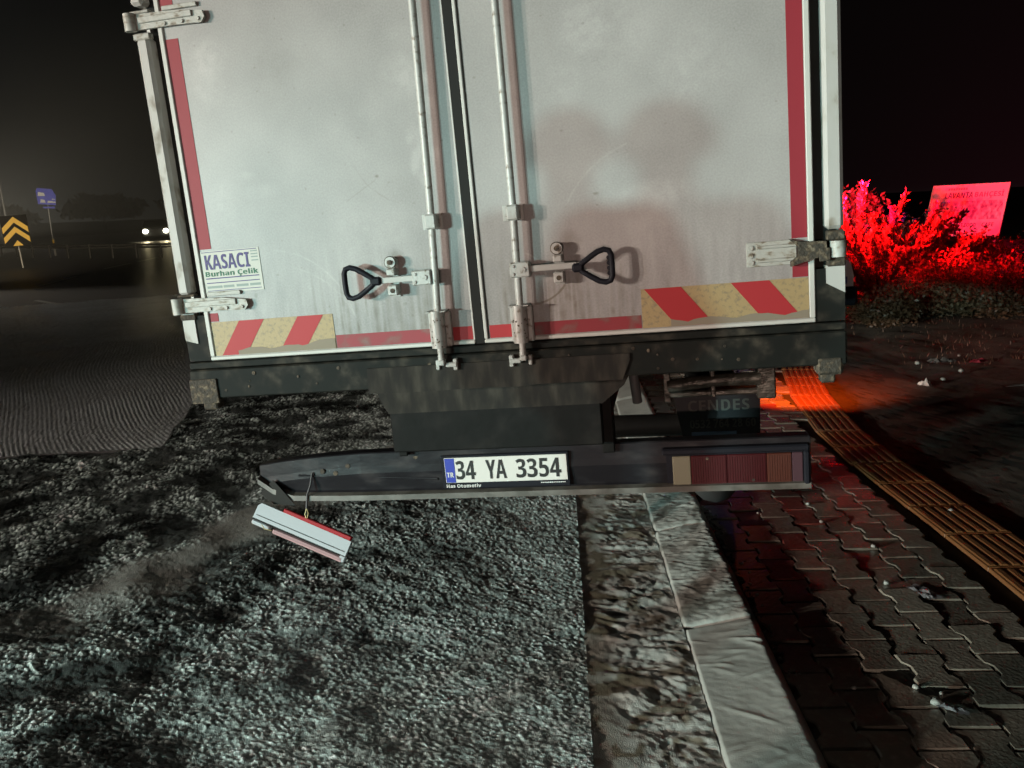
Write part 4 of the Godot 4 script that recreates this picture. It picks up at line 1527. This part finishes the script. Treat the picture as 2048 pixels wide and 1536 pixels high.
	spill.basis = Basis.looking_at(Vector3(2.6, -1.5, 4.0), Vector3.UP)
	p.add_child(spill)

# ---------------------------------------------------------------- beside the road
func post_mesh(h: float, r: float) -> ArrayMesh:
	var st := start()
	tube(st, [Vector3(0, -0.3, 0), Vector3(0, h, 0)], r, -1, 10)
	st.generate_normals()
	return st.commit()

func roadside_left() -> void:
	# chevron board
	var g := rise(-24.0, -37.0) - 0.1
	var S := thing("chevron_sign", "yellow and black chevron marker board on a post at the road's left edge", "road sign", Transform3D(Basis(Vector3.UP, 0.55) * Basis(Vector3.BACK, 0.05), Vector3(-23.85, g, -37.0)))
	put("post", post_mesh(1.1, 0.04), M.post, S)
	var st := start()
	box(st, Vector3(0, 1.62, 0.05), Vector3(1.06, 1.36, 0.04), 0.01)
	done(st, "board", M.sign_black, S)
	for k in 3:
		st = start()
		var y := 1.78 - k * 0.43
		var poly := PackedVector2Array([Vector2(0, y + 0.46), Vector2(0.5, y), Vector2(0.5, y - 0.25), Vector2(0, y + 0.21), Vector2(-0.5, y - 0.25), Vector2(-0.5, y)])
		if k == 2:
			poly = PackedVector2Array([Vector2(0, 1.22), Vector2(0.2, 0.98), Vector2(-0.2, 0.98)])
		prism(st, poly, 0.072, 0.078)
		done(st, "chevron", M.chevron_yellow, S)
	# blue service sign
	g = rise(-42.0, -69.0) - 0.1
	S = thing("blue_road_sign", "small blue information sign with white symbols on a thin pole", "road sign", Transform3D(Basis(Vector3.UP, 0.45), Vector3(-41.6, g, -69.0)))
	put("pole", post_mesh(4.4, 0.05), M.post, S)
	st = start()
	prism(st, PackedVector2Array([Vector2(-0.68, 3.35), Vector2(0.6, 3.2), Vector2(0.68, 4.0), Vector2(0.45, 4.5), Vector2(-0.6, 4.62), Vector2(-0.72, 4.4)]), 0.06, 0.1)
	done(st, "board", M.sign_blue, S)
	for q in [[-0.62, -0.1, 3.98, 4.3], [-0.5, -0.12, 3.45, 3.72], [0.0, 0.62, 3.42, 3.58], [0.34, 0.64, 3.66, 3.74]]:
		st = start()
		prism(st, PackedVector2Array([Vector2(q[0], q[2]), Vector2(q[1], q[2] - 0.02), Vector2(q[1] - 0.05, q[3] - 0.08), Vector2(q[0] + 0.06, q[3])]), 0.101, 0.108)
		done(st, "symbol", M.print_white, S)
	st = start()
	prism(st, PackedVector2Array([Vector2(-0.35, 3.0), Vector2(0.5, 2.95), Vector2(0.5, 3.1), Vector2(-0.35, 3.12)]), 0.06, 0.09)
	done(st, "lower_strip", M.sign_blue, S)
	# delineator post
	S = thing("delineator_post", "short roadside marker post with a pale reflector before the guard rail", "marker post", Transform3D(Basis(), Vector3(-29.2, rise(-29, -48.5) - 0.1, -48.5)))
	st = start()
	box(st, Vector3(0, 0.5, 0), Vector3(0.12, 1.0, 0.06), 0.01)
	done(st, "post", M.post, S)
	st = start()
	box(st, Vector3(0, 0.82, 0.035), Vector3(0.1, 0.2, 0.01), 0.0)
	done(st, "reflector", M.chevron_yellow, S)
	# tall pole
	S = thing("lamp_pole", "tall thin unlit pole at the far left edge of the view", "pole", Transform3D(Basis(Vector3.BACK, 0.03), Vector3(-45.9, rise(-45.9, -70) - 0.1, -70.0)))
	put("pole", post_mesh(7.2, 0.09), M.post, S)
	# guard rail: beam and its posts
	var G := thing("guard_rail", "long low guard rail along the far side of the road, left of the truck", "guard rail", Transform3D())
	var pts := []
	var way := [Vector2(-47, -63), Vector2(-40, -56), Vector2(-33, -49.5), Vector2(-26, -44.5), Vector2(-19.5, -41.5), Vector2(-13, -40), Vector2(-6, -39.5)]
	for i in 25:
		var u := i / 4.0
		var k := mini(int(u), 5)
		var q: Vector2 = way[k].lerp(way[k + 1], u - k)
		pts.append(Vector3(q.x, rise(q.x, q.y) - 0.1, q.y))
	st = start()
	for i in pts.size() - 1:
		for yy in [0.55, 0.68]:
			tube(st, [pts[i] + Vector3(0, yy, 0), pts[i + 1] + Vector3(0, yy, 0)], 0.055, -1, 6)
	done(st, "beam", mat("rail_steel", 0.045, 0.045, 0.043, 0.7, 0.2), G)
	for i in pts.size():
		var o := put("post", post_mesh(0.72, 0.05), M.rail_steel, G)
		o.position = pts[i] + Vector3(-0.1, 0, 0)
	# trees standing dark against the sky beyond the rail
	for q in [[-62.0, -150.0, 8.0, 17.0, 1], [-74.0, -138.0, 6.0, 15.0, 2], [-52.0, -160.0, 7.5, 18.0, 3], [-86.0, -128.0, 4.5, 14.0, 4], [-42.0, -150.0, 6.5, 16.0, 5]]:
		var lb: String = ["", "tallest dark tree on the skyline between blue sign and truck", "dark rounded tree on the skyline just right of the blue sign", "dark broad tree on the skyline above the oncoming car", "low dark tree on the skyline behind the blue sign pole", "dark tree on the skyline hard against the truck's left edge"][q[4]]
		plant("dark_tree", lb, "tree", Vector3(q[0], rise(q[0], q[1]) - 0.2, q[1]), q[2], q[3], 3200, 0.9, 200 + q[4], "tree", "trees on the dark skyline")

# a woody plant: stems and a crown of separate leaf faces; habit is "bush", "spiky" or "tree"
func plant(called: String, label: String, category: String, at: Vector3, h: float, r: float, leaves: int, size: float, sd: int, habit: String, group := "", pale := false) -> void:
	var R := RandomNumberGenerator.new()
	R.seed = sd
	var o := thing(called, label, category, Transform3D(Basis(), at), group)
	var st := start()
	var lf := SurfaceTool.new()
	lf.begin(Mesh.PRIMITIVE_TRIANGLES)
	var tips := []
	var leaf := func(p: Vector3, d: Vector3, s: float) -> void:
		var side := d.cross(Vector3(R.randf_range(-1, 1), R.randf_range(-1, 1), R.randf_range(-1, 1))).normalized() * s * 0.28
		var e := p + d * s
		var m := p + d * s * 0.5 + d.cross(side).normalized() * s * 0.08
		for v in [p, m + side, m - side, m + side, e, m - side]:
			lf.add_vertex(v)
	if habit == "tree":
		tube(st, [Vector3(0, -0.3, 0), Vector3(0.1, h * 0.3, 0), Vector3(0, h * 0.6, 0.1)], h * 0.03, h * 0.012, 8)
	var n_stem: int = {"bush": 26, "spiky": 34, "tree": 12}[habit]
	for k in n_stem:
		var an := R.randf() * TAU
		var lean := sqrt(R.randf()) * (0.9 if habit != "spiky" else 0.75)
		var ln := h * R.randf_range(0.65, 1.0) * (1.0 - 0.25 * lean)
		var base := Vector3(cos(an), 0, sin(an)) * r * 0.15 * R.randf()
		if habit == "tree":
			base = Vector3(0, h * R.randf_range(0.22, 0.5), 0)
			ln *= 0.55
		var pts := [base]
		var p := base
		var d := Vector3(cos(an) * lean, 1.0 if habit != "tree" else 0.7, sin(an) * lean).normalized()
		for i in 6:
			d = (d + Vector3(R.randf_range(-0.18, 0.18), R.randf_range(-0.1, 0.08), R.randf_range(-0.18, 0.18)) + Vector3(cos(an), 0, sin(an)) * 0.07 * lean).normalized()
			p += d * ln / 6.0 * (r / h * 1.4 if habit == "tree" else 1.0)
			pts.append(p)
		tube(st, pts, h * 0.008 + 0.003, 0.002, 5)
		tips.append(pts)
	if habit == "tree":
		for k in leaves:
			var u := R.randf() * TAU
			var v := acos(R.randf_range(-0.7, 1))
			var rr := pow(R.randf(), 0.4) * (0.75 + 0.25 * sin(u * 3.0 + sd) * sin(v * 4.0))
			var p := Vector3(sin(v) * cos(u) * r * rr * 0.5, h * 0.62 + cos(v) * h * 0.38 * rr, sin(v) * sin(u) * r * rr * 0.5)
			leaf.call(p, Vector3(R.randf_range(-1, 1), R.randf_range(-1, 1), R.randf_range(-1, 1)).normalized(), size * R.randf_range(0.6, 1.4))
	else:
		for k in leaves:
			var pts: Array = tips[R.randi() % tips.size()]
			var t := pow(R.randf(), 0.75 if habit == "bush" else 1.0) * 5.99
			var i := int(t)
			var p: Vector3 = pts[i].lerp(pts[i + 1], t - i)
			var ax: Vector3 = (pts[i + 1] - pts[i]).normalized()
			var d := Vector3(R.randf_range(-1, 1), R.randf_range(-0.6, 1), R.randf_range(-1, 1)).normalized()
			if habit == "spiky":
				d = (ax * 0.9 + d * 0.75).normalized()
				p += d * R.randf() * h * 0.03
			else:
				p += Vector3(R.randfn(0, 1), R.randfn(0, 0.7), R.randfn(0, 1)) * r * 0.13
			leaf.call(p, d, size * R.randf_range(0.6, 1.4))
	done(st, "trunk" if habit == "tree" else "stems", M.bark, o)
	lf.generate_normals()
	put("crown" if habit == "tree" else "foliage", lf.commit(), M.leaf_pale if pale else M.leaf, o)

func roadside_right() -> void:
	# hoarding, tilted back and turned to the left
	var b := Basis(Vector3.UP, -0.75) * Basis(Vector3.RIGHT, -0.46)
	var S := thing("hoarding", "pale advertising hoarding for a lavender garden, tilted back behind the bushes", "billboard", Transform3D(b, Vector3(9.85, 0.0, -22.0)).scaled_local(Vector3(0.95, 1.02, 1.0)))
	var st := start()
	box(st, Vector3(0, 1.36, 0), Vector3(1.86, 1.34, 0.03), 0.004)
	done(st, "board", mat("board_white", 0.62, 0.42, 0.5, 0.5), S)
	st = start()
	for q in [[0, 2.035, 1.9, 0.03], [0, 0.685, 1.9, 0.03]]:
		box(st, Vector3(q[0], q[1], 0.01), Vector3(q[2], q[3], 0.05), 0.004)
	for s in [-1, 1]:
		box(st, Vector3(s * 0.94, 1.36, 0.01), Vector3(0.03, 1.32, 0.05), 0.004)
	done(st, "frame", M.white_trim, S)
	for s in [-1, 1]:
		st = start()
		tube(st, [Vector3(s * 0.85, -0.4, -0.04), Vector3(s * 0.85, 2.0, -0.04)], 0.03, -1, 8)
		done(st, "leg", M.post, S)
	var pu := mat("print_purple", 0.10, 0.03, 0.12, 0.6)
	lettering("LAVANTA", bold, pu, S, Transform3D(Basis(), Vector3(-0.24, 1.76, 0.016)), 0.70, 0.155)
	lettering("BAHÇESİ", bold, mat("print_lilac", 0.30, 0.07, 0.2, 0.6), S, Transform3D(Basis(), Vector3(0.50, 1.765, 0.016)), 0.70, 0.205)
	lettering("KAHVALTI", bold, pu, S, Transform3D(Basis(), Vector3(-0.58, 0.96, 0.016)), 0.50, 0.10)
	lettering("FAST FOOD", bold, pu, S, Transform3D(Basis(), Vector3(0.06, 0.96, 0.016)), 0.55, 0.10)
	lettering("CAFE", bold, pu, S, Transform3D(Basis(), Vector3(0.62, 0.96, 0.016)), 0.28, 0.10)
	# the printed picture between the lines: blurred blocks of lilac
	var im := Image.create(160, 44, false, Image.FORMAT_RGB8)
	var nn := noise(0.06, 301, FastNoiseLite.TYPE_SIMPLEX_SMOOTH, 4)
	var nv := noise(0.02, 302, FastNoiseLite.TYPE_CELLULAR)
	for y in 44:
		for x in 160:
			var v := clampf(0.5 + 0.8 * nn.get_noise_2d(x * 1.6, y) + 0.3 * nv.get_noise_2d(x * 3, y), 0, 1)
			im.set_pixel(x, y, lin(lerpf(0.25, 0.7, v), lerpf(0.08, 0.6, v), lerpf(0.2, 0.65, v)))
	var pm := mat("print_picture", 1, 1, 1, 0.5)
	pm.albedo_texture = ImageTexture.create_from_image(im)
	st = start()
	var P := [Vector3(-0.88, 1.1, 0.0165), Vector3(0.88, 1.1, 0.0165), Vector3(0.88, 1.6, 0.0165), Vector3(-0.88, 1.6, 0.0165)]
	var U := [Vector2(0, 1), Vector2(1, 1), Vector2(1, 0), Vector2(0, 0)]
	for i in [0, 2, 1, 0, 3, 2]:
		st.set_uv(U[i])
		st.add_vertex(P[i])
	done(st, "printed_picture", pm, S)
	st = start()
	for k in 8:
		box(st, Vector3(-0.52 + k * 0.062, 1.93, 0.016), Vector3(0.045, 0.06, 0.003), 0.0)
	done(st, "small_print", mat("print_soft", 0.3, 0.15, 0.25, 0.6), S)
	# shrubs
	plant("spiky_shrub", "feathery shrub with long upright shoots hard by the truck's right edge", "shrub", Vector3(4.85, 0.0, -13.0), 2.15, 1.05, 19000, 0.065, 311, "spiky")
	var gp := "bushes on the verge"
	plant("leafy_bush", "dense low bush in front of the hoarding's left leg", "bush", Vector3(6.3, 0.05, -13.2), 1.0, 1.1, 13000, 0.066, 312, "bush", gp)
	plant("leafy_bush", "large bush covering the hoarding's lower right corner", "bush", Vector3(8.35, 0.1, -14.0), 1.2, 1.4, 14000, 0.07, 313, "bush", gp, true)
	plant("leafy_bush", "rounded bush at the right edge of the view under the dark sky", "bush", Vector3(8.0, 0.2, -11.6), 1.5, 1.4, 14000, 0.066, 314, "bush", gp)
	plant("leafy_bush", "sprawling low bush in front of the feathery shrub's foot", "bush", Vector3(5.2, 0.0, -11.6), 0.95, 1.1, 13000, 0.055, 315, "bush", gp, true)
	plant("leafy_bush", "dark nearest bush low at the right edge above the scattered stones", "bush", Vector3(6.7, 0.1, -10.2), 0.95, 1.3, 13000, 0.055, 316, "bush", gp)
	plant("leafy_bush", "small bush between the truck's right edge and the patrol car", "bush", Vector3(4.15, 0.0, -11.1), 0.55, 0.7, 8000, 0.05, 318, "bush", gp)
	plant("leafy_bush", "low bush in the middle of the verge below the hoarding", "bush", Vector3(5.75, 0.05, -10.9), 0.8, 1.1, 11000, 0.055, 319, "bush", gp)
	plant("leafy_bush", "tall loose bush behind the others, just left of the hoarding", "bush", Vector3(5.9, 0.1, -14.6), 1.4, 1.1, 11000, 0.075, 320, "bush", gp)
	plant("young_tree", "thin dark young tree behind the feathery shrub, left of the hoarding", "tree", Vector3(6.2, 0.1, -18.5), 1.95, 1.5, 1300, 0.11, 317, "tree")
	# grass and weeds over the verge
	var R := RandomNumberGenerator.new()
	R.seed = 55
	var lf := SurfaceTool.new()
	lf.begin(Mesh.PRIMITIVE_TRIANGLES)
	for k in 4000:
		var z := R.randf_range(-14.0, -8.2)
		var x := R.randf_range(3.3, 9.0)
		if x < 3.3 + (z + 8.2) * -0.05 + R.randf() * 1.2:
			continue
		var y := 0.0 + smoothstep(3.2, 9.0, x) * 0.35 * smoothstep(-4.0, -9.0, z)
		var p := Vector3(x, y - 0.02, z)
		var d := Vector3(R.randf_range(-0.6, 0.6), 1, R.randf_range(-0.6, 0.6)).normalized() * R.randf_range(0.02, 0.08)
		var s := Vector3(R.randf_range(-1, 1), 0, R.randf_range(-1, 1)).normalized() * 0.006
		for v in [p - s, p + s, p + d]:
			lf.add_vertex(v)
	lf.generate_normals()
	var gr := put("grass", lf.commit(), M.leaf)
	gr.set_meta("kind", "stuff")
	tag(gr, "short grass and weeds over the verge below the bushes", "grass")

func litter() -> void:
	# pebbles on pavement and verge, each its own thing
	var wet := grimy("stone", lin(0.3, 0.3, 0.27), lin(0.36, 0.35, 0.32), lin(0.45, 0.44, 0.4), Vector3(6, 6, 6), 0.4, 66, 0.3)
	var list := [
		[-1.62, -3.77, 0.009, "white pebble on the asphalt just left below the broken tail lamp"], [-1.34, -3.64, 0.009, "white pebble on the asphalt near the lower tip of the broken tail lamp"],
		[-1.26, -3.85, 0.006, "tiny white pebble on the asphalt beneath the middle of the broken tail lamp"], [-1.67, -2.63, 0.010, "pale pebble on the bare asphalt low at the left of the view"],
		[1.13, -2.62, 0.011, "pale pebble beside the muddy patch low on the pavers"], [1.2, -2.585, 0.008, "small yellowish pebble right of the pale pebble on the muddy patch"],
		[1.155, -2.53, 0.016, "largest pale stone chip just below the muddy patch on the pavers"], [0.93, -2.62, 0.008, "tiny pebble at the edge of the kerb's shadow"],
		[1.97, -4.27, 0.012, "white stone resting on a guide tile near the right edge"], [1.42, -3.82, 0.011, "bright pebble on the pavers left of the guide strip"],
		[1.29, -4.42, 0.010, "upper pebble of two bright ones near the lamp cluster"], [1.28, -4.15, 0.011, "lower pebble of two bright ones near the lamp cluster"],
		[1.33, -3.42, 0.012, "pebble beside the flattened wrapper"], [1.0, -4.3, 0.007, "pebble just below the bumper's right end"], [3.35, -7.55, 0.02, "pale stone lower right of the crumpled paper on the verge"],
		[3.66, -7.9, 0.022, "grey stone right of the red scrap on the verge"], [3.45, -8.35, 0.024, "pale stone left of the board scrap on the verge"], [4.0, -8.7, 0.016, "far stone under the bushes on the verge"]]
	for q in list:
		var st := start()
		st.set_smooth_group(0)
		var sp := SphereMesh.new()
		sp.radius = q[2]
		sp.height = q[2] * 1.5
		sp.radial_segments = 8
		sp.rings = 5
		var arr := sp.get_mesh_arrays()
		var vs: PackedVector3Array = arr[Mesh.ARRAY_VERTEX]
		for i in vs.size():
			var v := vs[i]
			vs[i] = v * (1.0 + 0.3 * sin(v.x * 400.0 + q[0] * 50.0) * cos(v.z * 330.0 + q[1] * 70.0))
		arr[Mesh.ARRAY_VERTEX] = vs
		var am := ArrayMesh.new()
		am.add_surface_from_arrays(Mesh.PRIMITIVE_TRIANGLES, arr)
		var o := put("pebble", am, wet)
		o.transform = Transform3D(Basis(Vector3.UP, q[0] * 9.0), Vector3(q[0], 0.012 + q[2] * 0.6, q[1]))
		tag(o, q[3], "stone", "pebbles scattered on the pavement and verge")
	# scraps
	scrap("crumpled_paper", "crumpled white paper scrap standing out on the dark verge", "litter", Vector3(3.14, 0.0, -7.43), Vector2(0.11, 0.1), 0.06, 401, mat("paper", 0.45, 0.45, 0.42, 0.6))
	scrap("flattened_wrapper", "flattened clear wrapper on the pavers beside the guide strip", "litter", Vector3(1.45, 0.016, -3.33), Vector2(0.14, 0.07), 0.012, 402, mat("wrapper", 0.22, 0.21, 0.22, 0.2))
	scrap("torn_plastic", "torn wet plastic bag below the muddy patch on the pavers", "litter", Vector3(1.19, 0.016, -2.5), Vector2(0.10, 0.035), 0.012, 403, M.wrapper)
	scrap("board_scrap", "grey torn board scrap lying among the stones on the verge", "litter", Vector3(3.68, 0.03, -8.35), Vector2(0.26, 0.12), 0.05, 404, mat("board", 0.07, 0.065, 0.06, 0.8))
	scrap("red_scrap", "dark red scrap right of the grey board on the verge", "litter", Vector3(3.98, 0.04, -8.25), Vector2(0.2, 0.1), 0.04, 405, mat("red_card", 0.3, 0.03, 0.05, 0.6))
	scrap("stick_scrap", "long pale strip of wood right of the crumpled paper", "litter", Vector3(3.86, 0.03, -7.15), Vector2(0.34, 0.04), 0.02, 406, M.board)
	# muddy puddle patch on the pavers
	scrap("mud_patch", "black patch of wet mud on the pavers near the bottom of the view", "mud", Vector3(1.14, 0.0125, -2.68), Vector2(0.22, 0.10), 0.006, 407, mat("mud", 0.012, 0.01, 0.008, 0.35))

func scrap(called: String, label: String, category: String, at: Vector3, size: Vector2, rough: float, sd: int, m: Material) -> void:
	var n := noise(14.0, sd, FastNoiseLite.TYPE_SIMPLEX_SMOOTH, 3)
	var st := start()
	var pts := []
	for j in 9:
		for i in 11:
			var u := i / 10.0 - 0.5
			var v := j / 8.0 - 0.5
			var k := 1.0 + 0.35 * n.get_noise_2d(atan2(v, u) * 0.12, sd)
			var p := Vector3(u * size.x * k, 0, v * size.y * k)
			var edge := maxf(absf(u), absf(v)) * 2.0
			p.y = maxf(0.001, (0.35 + n.get_noise_2d(p.x * 1.5, p.z * 1.5) * 1.3) * rough * (1.0 - edge * edge * 0.8))
			pts.append(p)
	for j in 8:
		for i in 10:
			var a := j * 11 + i
			if (i == 0 or i == 9) and (j == 0 or j == 7):
				continue
			quad(st, pts[a], pts[a + 1], pts[a + 12], pts[a + 11], Vector3.UP)
	var o := done(st, called, m)
	o.position = at
	o.rotation.y = sd * 0.7 if called != "stick_scrap" else 0.1
	tag(o, label, category)

# ---------------------------------------------------------------- the bystander whose shadow falls on the door
func sd_bone(p: Vector3, a: Vector3, b: Vector3, ra: float, rb: float) -> float:
	var d := b - a
	var t := clampf((p - a).dot(d) / maxf(d.length_squared(), 0.000001), 0.0, 1.0)
	return p.distance_to(a + d * t) - lerpf(ra, rb, t)

# surface nets over the smooth union of tapered bones
func blend_mesh(st: SurfaceTool, bones: Array, cell: float, k: float, lo: Vector3, hi: Vector3, tint: Callable) -> void:
	var n := Vector3i(((hi - lo) / cell).ceil()) + Vector3i.ONE
	var F := PackedFloat32Array()
	F.resize(n.x * n.y * n.z)
	F.fill(1.0)
	for b in bones:
		var r: float = maxf(b[2], b[3]) + k + cell * 2.0
		var a: Vector3 = b[0]
		var e: Vector3 = b[1]
		var i0 := Vector3i(((a.min(e) - Vector3.ONE * r - lo) / cell).floor()).clamp(Vector3i.ZERO, n - Vector3i.ONE)
		var i1 := Vector3i(((a.max(e) + Vector3.ONE * r - lo) / cell).ceil()).clamp(Vector3i.ZERO, n - Vector3i.ONE)
		for z in range(i0.z, i1.z + 1):
			for y in range(i0.y, i1.y + 1):
				for x in range(i0.x, i1.x + 1):
					var at := (z * n.y + y) * n.x + x
					var d := sd_bone(lo + Vector3(x, y, z) * cell, a, e, b[2], b[3])
					var f := F[at]
					var h := maxf(k - absf(f - d), 0.0) / k
					F[at] = minf(f, d) - h * h * k * 0.25
	var V := {}
	var step := [1, n.x, n.x * n.y]
	var corner := [0, 1, n.x, n.x + 1, n.x * n.y, n.x * n.y + 1, n.x * n.y + n.x, n.x * n.y + n.x + 1]
	for z in n.z - 1:
		for y in n.y - 1:
			for x in n.x - 1:
				var at := (z * n.y + y) * n.x + x
				var neg := 0
				for c in corner:
					if F[at + c] < 0.0:
						neg += 1
				if neg == 0 or neg == 8:
					continue
				var sum := Vector3.ZERO
				var cnt := 0
				for c in 8:
					for ax in 3:
						if c & (1 << ax):
							continue
						var c2: int = c | (1 << ax)
						var fa := F[at + corner[c]]
						var fb := F[at + corner[c2]]
						if (fa < 0.0) != (fb < 0.0):
							var q := Vector3(c & 1, (c >> 1) & 1, (c >> 2) & 1)
							q[ax] = fa / (fa - fb)
							sum += q
							cnt += 1
				V[at] = lo + (Vector3(x, y, z) + sum / cnt) * cell
	st.set_smooth_group(0)
	for at in V:
		for ax in 3:
			var o: int = at + step[ax]
			if o >= F.size() or (F[at] < 0.0) == (F[o] < 0.0):
				continue
			var u: int = step[(ax + 1) % 3]
			var w: int = step[(ax + 2) % 3]
			if not (V.has(at - u) and V.has(at - w) and V.has(at - u - w)):
				continue
			var out := Vector3.ZERO
			out[ax] = 1.0 if F[at] < 0.0 else -1.0
			var q := [V[at], V[at - u], V[at - u - w], V[at - w]]
			for i in [[0, 1, 2], [0, 2, 3]]:
				var a: Vector3 = q[i[0]]
				var b: Vector3 = q[i[1]]
				var c: Vector3 = q[i[2]]
				if (a - c).cross(a - b).dot(out) < 0.0:
					var t := b
					b = c
					c = t
				for v in [a, b, c]:
					st.set_color(tint.call(v))
					st.add_vertex(v)

func bystander() -> void:
	var P := thing("person", "person in a dark padded jacket standing with hands in pockets, left of the camera", "person", facing(Vector3(-2.25, 0.0, -0.62), -0.7))
	var bones := []
	for s in [-1, 1]:
		bones.append_array([
			[Vector3(s * 0.10, 0.98, 0), Vector3(s * 0.115, 0.53, -0.01), 0.092, 0.062], [Vector3(s * 0.115, 0.53, -0.01), Vector3(s * 0.13, 0.10, 0.03), 0.06, 0.042],
			[Vector3(s * 0.13, 0.05, 0.04), Vector3(s * 0.155, 0.04, -0.15), 0.045, 0.036],
			[Vector3(s * 0.17, 1.50, 0), Vector3(s * 0.27, 1.22, 0.05), 0.075, 0.058], [Vector3(s * 0.27, 1.22, 0.05), Vector3(s * 0.20, 1.00, -0.10), 0.055, 0.05],
			[Vector3(s * 0.20, 1.00, -0.10), Vector3(s * 0.15, 0.94, -0.12), 0.05, 0.045],
			[Vector3(s * 0.09, 1.44, 0), Vector3(s * 0.075, 1.02, 0), 0.125, 0.115]])
	bones.append([Vector3(0, 1.5, 0.01), Vector3(0, 1.62, -0.01), 0.07, 0.055])
	var st := SurfaceTool.new()
	st.begin(Mesh.PRIMITIVE_TRIANGLES)
	var tint := func(v: Vector3) -> Color:
		if v.y < 0.09:
			return Color(0.02, 0.018, 0.016)
		if v.y < 0.86:
			return Color(0.03, 0.034, 0.05)
		if v.y > 1.575 and absf(v.x) < 0.1:
			return Color(0.42, 0.26, 0.19)
		return Color(0.035, 0.04, 0.038)
	blend_mesh(st, bones, 0.022, 0.05, Vector3(-0.42, -0.03, -0.3), Vector3(0.42, 1.72, 0.28), tint)
	var head := [[Vector3(0, 1.755, 0.005), Vector3(0, 1.735, -0.02), 0.088, 0.08], [Vector3(0, 1.70, -0.03), Vector3(0, 1.665, -0.055), 0.062, 0.042], [Vector3(0, 1.74, -0.095), Vector3(0, 1.705, -0.118), 0.012, 0.015], [Vector3(0, 1.62, 0.0), Vector3(0, 1.68, 0.0), 0.055, 0.056], [Vector3(-0.022, 1.678, -0.092), Vector3(0.022, 1.678, -0.092), 0.009, 0.009]]
	for s in [-1, 1]:
		head.append([Vector3(s * 0.086, 1.75, 0.0), Vector3(s * 0.088, 1.70, 0.0), 0.017, 0.012])
		head.append([Vector3(s * 0.018, 1.752, -0.09), Vector3(s * 0.045, 1.752, -0.082), 0.012, 0.01])
	var face := func(v: Vector3) -> Color:
		if v.y > 1.78 or (v.z > 0.02 and v.y > 1.67):
			return Color(0.03, 0.022, 0.016)
		if v.z < -0.085 and absf(v.y - 1.735) < 0.008 and absf(absf(v.x) - 0.032) < 0.014:
			return Color(0.03, 0.03, 0.03)
		if v.z < -0.09 and absf(v.y - 1.678) < 0.006:
			return Color(0.3, 0.12, 0.1)
		return Color(0.42, 0.26, 0.19)
	blend_mesh(st, head, 0.008, 0.02, Vector3(-0.13, 1.58, -0.16), Vector3(0.13, 1.87, 0.13), face)
	var m := mat("clothed_figure", 1, 1, 1, 0.8)
	m.vertex_color_use_as_albedo = true
	done(st, "body", m, P)

# ---------------------------------------------------------------- drizzle over the far carriageway
func mist() -> void:
	var f := FogVolume.new()
	f.name = "mist"
	f.size = Vector3(190, 30, 150)
	var m := FogMaterial.new()
	m.density = 0.008
	m.albedo = Color(0.85, 0.86, 0.86)
	f.material = m
	add_child(f)
	f.position = Vector3(-115, 12, -98)
	f.set_meta("kind", "stuff")
	tag(f, "thin grey mist over the carriageway at the left", "mist")
